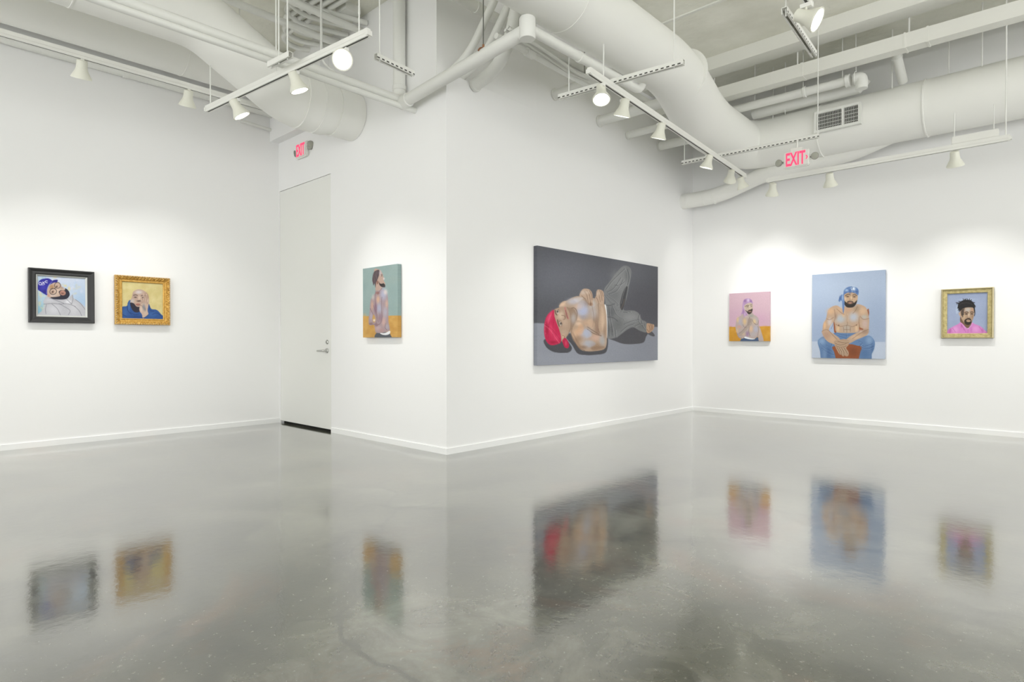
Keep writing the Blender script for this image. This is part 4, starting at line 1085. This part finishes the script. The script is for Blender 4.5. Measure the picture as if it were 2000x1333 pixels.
for L in ([(420, 1040), (480, 1060), (560, 1040)], [(430, 1070), (490, 1090), (560, 1070)], [(470, 1100), (500, 1150), (500, 1190)], [(500, 1100), (530, 1150), (535, 1200)], [(530, 1095), (560, 1140), (580, 1180)], [(450, 1010), (520, 1030), (590, 1030)], [(440, 1090), (470, 1140), (480, 1180)]):
    a.line(L, (92, 64, 48), 7, .75); a.line([(x+5, y-7) for x, y in L], (222, 196, 164), 5, .6)
# head
a.poly([(524, 440), (530, 395), (600, 372), (670, 382), (700, 420), (698, 480), (680, 530), (640, 568), (600, 574), (560, 562), (530, 520)], (190, 158, 128), 5)
a.poly([(522, 480), (535, 492), (560, 510), (568, 494), (600, 486), (640, 496), (652, 514), (676, 494), (694, 478), (684, 524), (650, 566), (600, 575), (556, 566), (526, 526)], (50, 44, 40), 6)
a.blob(604, 512, 34, 16, (200, 150, 126), 1).line([(575, 514), (604, 510), (635, 516)], (104, 66, 54), 6).blob(560, 420, 40, 16, (160, 130, 100), .7).blob(655, 425, 36, 14, (156, 126, 98), .7)
a.line([(542, 418), (575, 400), (600, 408)], (52, 42, 38), 9, .9).line([(636, 412), (660, 405), (690, 420)], (52, 42, 38), 9, .9).blob(570, 432, 18, 7, (66, 50, 42), .95).blob(657, 436, 18, 7, (66, 50, 42), .95)
a.line([(610, 410), (608, 450), (596, 470), (620, 478), (634, 466)], (140, 108, 82), 6, .8).blob(616, 445, 10, 24, (224, 196, 160), .8).blob(540, 460, 14, 20, (224, 200, 168), .5)
a.poly([(512, 400), (520, 350), (560, 312), (620, 298), (680, 312), (712, 350), (712, 400), (700, 414), (670, 386), (600, 374), (540, 394), (522, 420), (530, 500), (526, 600), (516, 655), (504, 590), (498, 500), (480, 480), (468, 500), (450, 482), (470, 430), (490, 404)], (92, 124, 176), 5)
a.blobs([(640, 330, 30, 30, (226, 236, 244), .9), (560, 350, 26, 20, (160, 186, 220), .8), (600, 370, 16, 30, (66, 94, 150), .7), (690, 370, 14, 26, (66, 94, 150), .7), (505, 440, 8, 50, (170, 196, 228), .7), (470, 450, 12, 30, (60, 88, 140), .7)])
for L in ([(530, 380), (600, 350), (700, 370)], [(560, 330), (600, 340), (640, 310)], [(524, 400), (600, 372), (690, 400)], [(620, 300), (640, 350), (650, 380)]): a.line(L, (56, 82, 138), 6, .8)
ART6 = a.grain(2)

# ---- man in a pink shirt, right wall ---------------------------------------------------------------
a = Art([(312, 262), (1104, 244), (1108, 1030), (312, 1030)], 120, 118, (154, 168, 200), 9)
a.dabs(50, (312, 250, 1108, 1030), [(148, 162, 196), (162, 174, 206)], 70, .4)
a.ell(515, 560, 30, 90, (186, 204, 226), 20, .6, 10).blob(700, 375, 160, 20, (186, 204, 226), .5)
a.poly([(300, 1050), (330, 960), (420, 900), (540, 840), (580, 800), (620, 820), (690, 920), (760, 900), (800, 820), (860, 850), (960, 890), (1030, 950), (1065, 1050)], (214, 130, 200), 7)
a.blobs([(480, 950, 60, 60, (230, 160, 218), .7), (880, 940, 70, 60, (230, 158, 218), .7), (370, 980, 30, 50, (186, 92, 172), .7), (1010, 980, 24, 50, (190, 100, 176), .7), (600, 880, 20, 40, (186, 88, 168), .7), (790, 960, 20, 60, (196, 106, 180), .5)])
for L in ([(590, 850), (640, 930), (690, 1010)], [(420, 920), (480, 1000)], [(620, 900), (650, 960)], [(800, 860), (770, 910), (740, 930)], [(940, 900), (1000, 980)], [(730, 940), (720, 1030)], [(390, 930), (370, 1010)]):
    a.line(L, (168, 72, 152), 9, .6)
a.line([(580, 815), (640, 880), (690, 930)], (238, 180, 228), 10, .8).line([(805, 830), (790, 880), (750, 920)], (238, 180, 228), 10, .8).blob(727, 930, 16, 10, (240, 230, 236), .9)
a.poly([(574, 800), (590, 700), (800, 720), (796, 830), (760, 890), (730, 925), (690, 915), (620, 840)], (122, 92, 72), 7)
a.poly([(566, 560), (600, 520), (700, 500), (800, 510), (840, 560), (842, 660), (826, 740), (790, 810), (740, 860), (690, 850), (640, 810), (600, 750), (580, 700)], (176, 146, 120), 6)
a.blobs([(720, 570, 60, 40, (190, 188, 186), .8), (640, 700, 40, 60, (206, 176, 140), .7), (610, 620, 26, 60, (140, 108, 84), .6), (740, 660, 16, 50, (226, 204, 176), .8), (800, 580, 26, 30, (196, 146, 116), .7), (810, 700, 20, 50, (150, 118, 92), .6), (700, 640, 40, 16, (120, 92, 72), .6), (795, 640, 30, 14, (120, 92, 72), .6)])
a.poly([(540, 640), (556, 620), (572, 640), (578, 700), (560, 690)], (196, 164, 136), 6)
a.line([(655, 628), (700, 612), (730, 628)], (50, 40, 36), 12).line([(770, 622), (800, 612), (830, 626)], (50, 40, 36), 12).blob(690, 655, 26, 10, (52, 40, 36), 1).blob(798, 655, 24, 9, (52, 40, 36), 1)
a.poly([(650, 790), (668, 760), (700, 742), (740, 736), (776, 748), (790, 790), (784, 830), (750, 862), (700, 860), (664, 836)], (52, 44, 38), 8)
a.poly([(690, 778), (715, 762), (745, 764), (775, 776), (770, 800), (730, 808), (700, 800)], (190, 156, 128), 6).line([(695, 784), (735, 780), (775, 784)], (110, 72, 60), 8).line([(705, 722), (735, 732), (765, 722)], (110, 82, 64), 8, .8)
HR = (38, 36, 38)
a.poly([(520, 520), (535, 450), (580, 410), (650, 385), (740, 385), (810, 420), (850, 480), (856, 560), (852, 640), (840, 600), (826, 540), (780, 528), (690, 530), (640, 540), (600, 560), (570, 600), (545, 570)], HR, 6)
for L in ([(545, 440), (490, 432)], [(560, 450), (500, 456)], [(640, 400), (625, 362)], [(650, 400), (660, 370)], [(720, 400), (700, 360)], [(740, 400), (750, 366)], [(760, 400), (790, 385)], [(800, 430), (850, 440)], [(820, 460), (862, 500)], [(840, 500), (866, 520)],
          [(540, 500), (515, 540)], [(550, 540), (530, 580)], [(560, 560), (552, 600)], [(850, 560), (858, 640), (848, 690)], [(625, 540), (615, 620), (620, 710)], [(648, 540), (632, 620), (636, 670)], [(605, 560), (596, 620), (604, 680)], [(580, 420), (540, 410)], [(680, 392), (672, 366)]):
    a.line(L, HR, 15, 1)
a.line([(620, 560), (615, 640)], (120, 106, 96), 5, .7).line([(600, 450), (700, 440), (800, 470)], (92, 88, 90), 8, .5).line([(560, 480), (620, 430)], (80, 76, 78), 8, .5)
ART7 = a.grain(2)
# ------------------------------------------------------------------ pictures on the walls
def hang(name, label, wall, u0, u1, z0, z1, cat='painting'):
    u, z = (u0+u1)/2, (z0+z1)/2
    loc, rot = {'A': ((W_A+0.004, u, z), A90), 'B': ((u, -0.004, z), 0), 'C': ((0.004, u, z), A90), 'D': ((u, W_D-0.004, z), 0)}[wall]
    return loc, rot, abs(u1-u0), abs(z1-z0)

def bare(label, art, wall, u0, u1, z0, z1, d, edge=None):
    loc, rot, w, h = hang('', label, wall, u0, u1, z0, z1)
    o = canvas_mesh('canvas_painting', art, w, h, d, None, edge)
    o.location = loc; o.rotation_euler = (0, 0, rot)
    return tag(o, label, 'painting')

def framed(label, art, wall, u0, u1, z0, z1, fw, depth, prof, m, slip=None, orn=None, seg=1, extra=None, cd=0.02):
    loc, rot, w, h = hang('', label, wall, u0, u1, z0, z1)
    t = thing('framed_painting', label, 'painting', loc, rot)
    iw, ih = w-2*fw, h-2*fw
    frame_mesh('frame', iw, ih, prof, m, t, seg, orn)
    cw, ch = iw, ih
    if slip:
        sw, sd0, sd1, sm = slip
        frame_mesh('slip', iw-2*sw, ih-2*sw, [(0, sd0-0.006), (0, sd0), (sw*0.8, sd1), (sw, sd1)], sm, t)
        cw, ch = iw-2*sw+0.004, ih-2*sw+0.004
    canvas_mesh('canvas', art, cw+0.004, ch+0.004, cd, t)
    if extra: extra(t, iw, ih)
    return t

bare('canvas of a shirtless man in side view on green and orange', ART3, 'B', -1.329, -0.701, 1.118, 1.867, 0.045)
bare('wide dark canvas of a reclining man in a red bandana', ART4, 'C', 1.256, 3.860, 0.811, 2.122, 0.05)
bare('pink canvas of a shirtless man with joined hands and a lilac head wrap', ART5, 'D', 0.604, 1.188, 1.077, 1.780, 0.04)
bare('large blue canvas of a seated shirtless man in jeans', ART6, 'D', 1.750, 2.606, 0.851, 1.972, 0.04)

fw = 0.062
framed('black framed picture of a tilted man in a blue cap and glasses', ART1, 'A', -2.634, -2.076, 1.269, 1.820, fw, 0.04,
       [(0, 0.020), (0, 0.030), (0.010, 0.034), (0.030, 0.036), (0.052, 0.044), (0.058, 0.044), (fw, 0.040), (fw, 0.0)], M_BLACKF,
       slip=(0.016, 0.016, 0.028, M_SILVER), cd=0.012)

def orn(c, t, k, o, L):
    s_ = t*L
    if 0.030 < o < 0.056: return 0.004*math.sin(s_*2*PI/0.034) + 0.003*math.sin(s_*2*PI/0.013 + o*300)
    return 0.0
fw = 0.070
def beads(t, iw, ih):
    bm = bmesh.new()
    o = 0.061
    W2, H2 = iw/2+o, ih/2+o
    for (p, q) in (((-W2, -H2), (W2, -H2)), ((W2, -H2), (W2, H2)), ((W2, H2), (-W2, H2)), ((-W2, H2), (-W2, -H2))):
        p, q = Vector(p), Vector(q); n = int((q-p).length/0.024)
        for i in range(n):
            c = p.lerp(q, i/n)
            bmesh.ops.create_icosphere(bm, subdivisions=1, radius=0.0085, matrix=Matrix.Translation((c.x, -0.048, c.y)))
    obj('beading', bm, M_GOLDORN, t, True)
framed('ornate gold framed picture of a man in a blue hood with hand on face', ART2, 'A', -1.885, -1.336, 1.263, 1.808, fw, 0.05,
       [(0, 0.014), (0, 0.022), (0.008, 0.027), (0.016, 0.022), (0.026, 0.024), (0.034, 0.034), (0.042, 0.040), (0.050, 0.043), (0.058, 0.044), (0.064, 0.046), (fw, 0.038), (fw, 0.0)], M_GOLD,
       orn=orn, seg=60, extra=beads, cd=0.014)
fw = 0.056
def outer(t, iw, ih):
    o0 = fw-0.012
    frame_mesh('frame_edge', iw+2*o0, ih+2*o0, [(0, 0.030), (0.0, 0.052), (0.004, 0.055), (0.012, 0.050), (0.014, 0.0)], M_PALEEDGE, t)
framed('pale gold framed picture of a man with twisted hair in a pink shirt', ART7, 'D', 3.187, 3.675, 1.110, 1.690, fw, 0.055,
       [(0, 0.012), (0, 0.030), (0.006, 0.034), (0.040, 0.036), (0.044, 0.034)], M_PALEGOLD, extra=outer, cd=0.016)

# ------------------------------------------------------------------ groups of repeats
GROUPS = {'track_light': 'track lights under the ceiling', 'lighting_track': 'lighting tracks under the ceiling', 'strut_channel': 'hung strut channels',
          'wall_stub_pipe': 'pipes between the centre wall and the big duct', 'conduit': 'white conduits under the ceiling', 'suspension_rod': 'thin rods above the big duct',
          'exit_sign': 'exit signs', 'ceiling_beam': 'beams across the right ceiling', 'cable': 'cables draped beside the centre wall', 'sprinkler_pipe': 'pair of pipes side by side',
          'overhead_pipe': 'pipes near the ceiling at upper left'}
for o in bpy.data.objects:
    if o.parent is None and 'label' in o.keys():
        k = o.name.split('.')[0]
        if k in GROUPS: o['group'] = GROUPS[k]
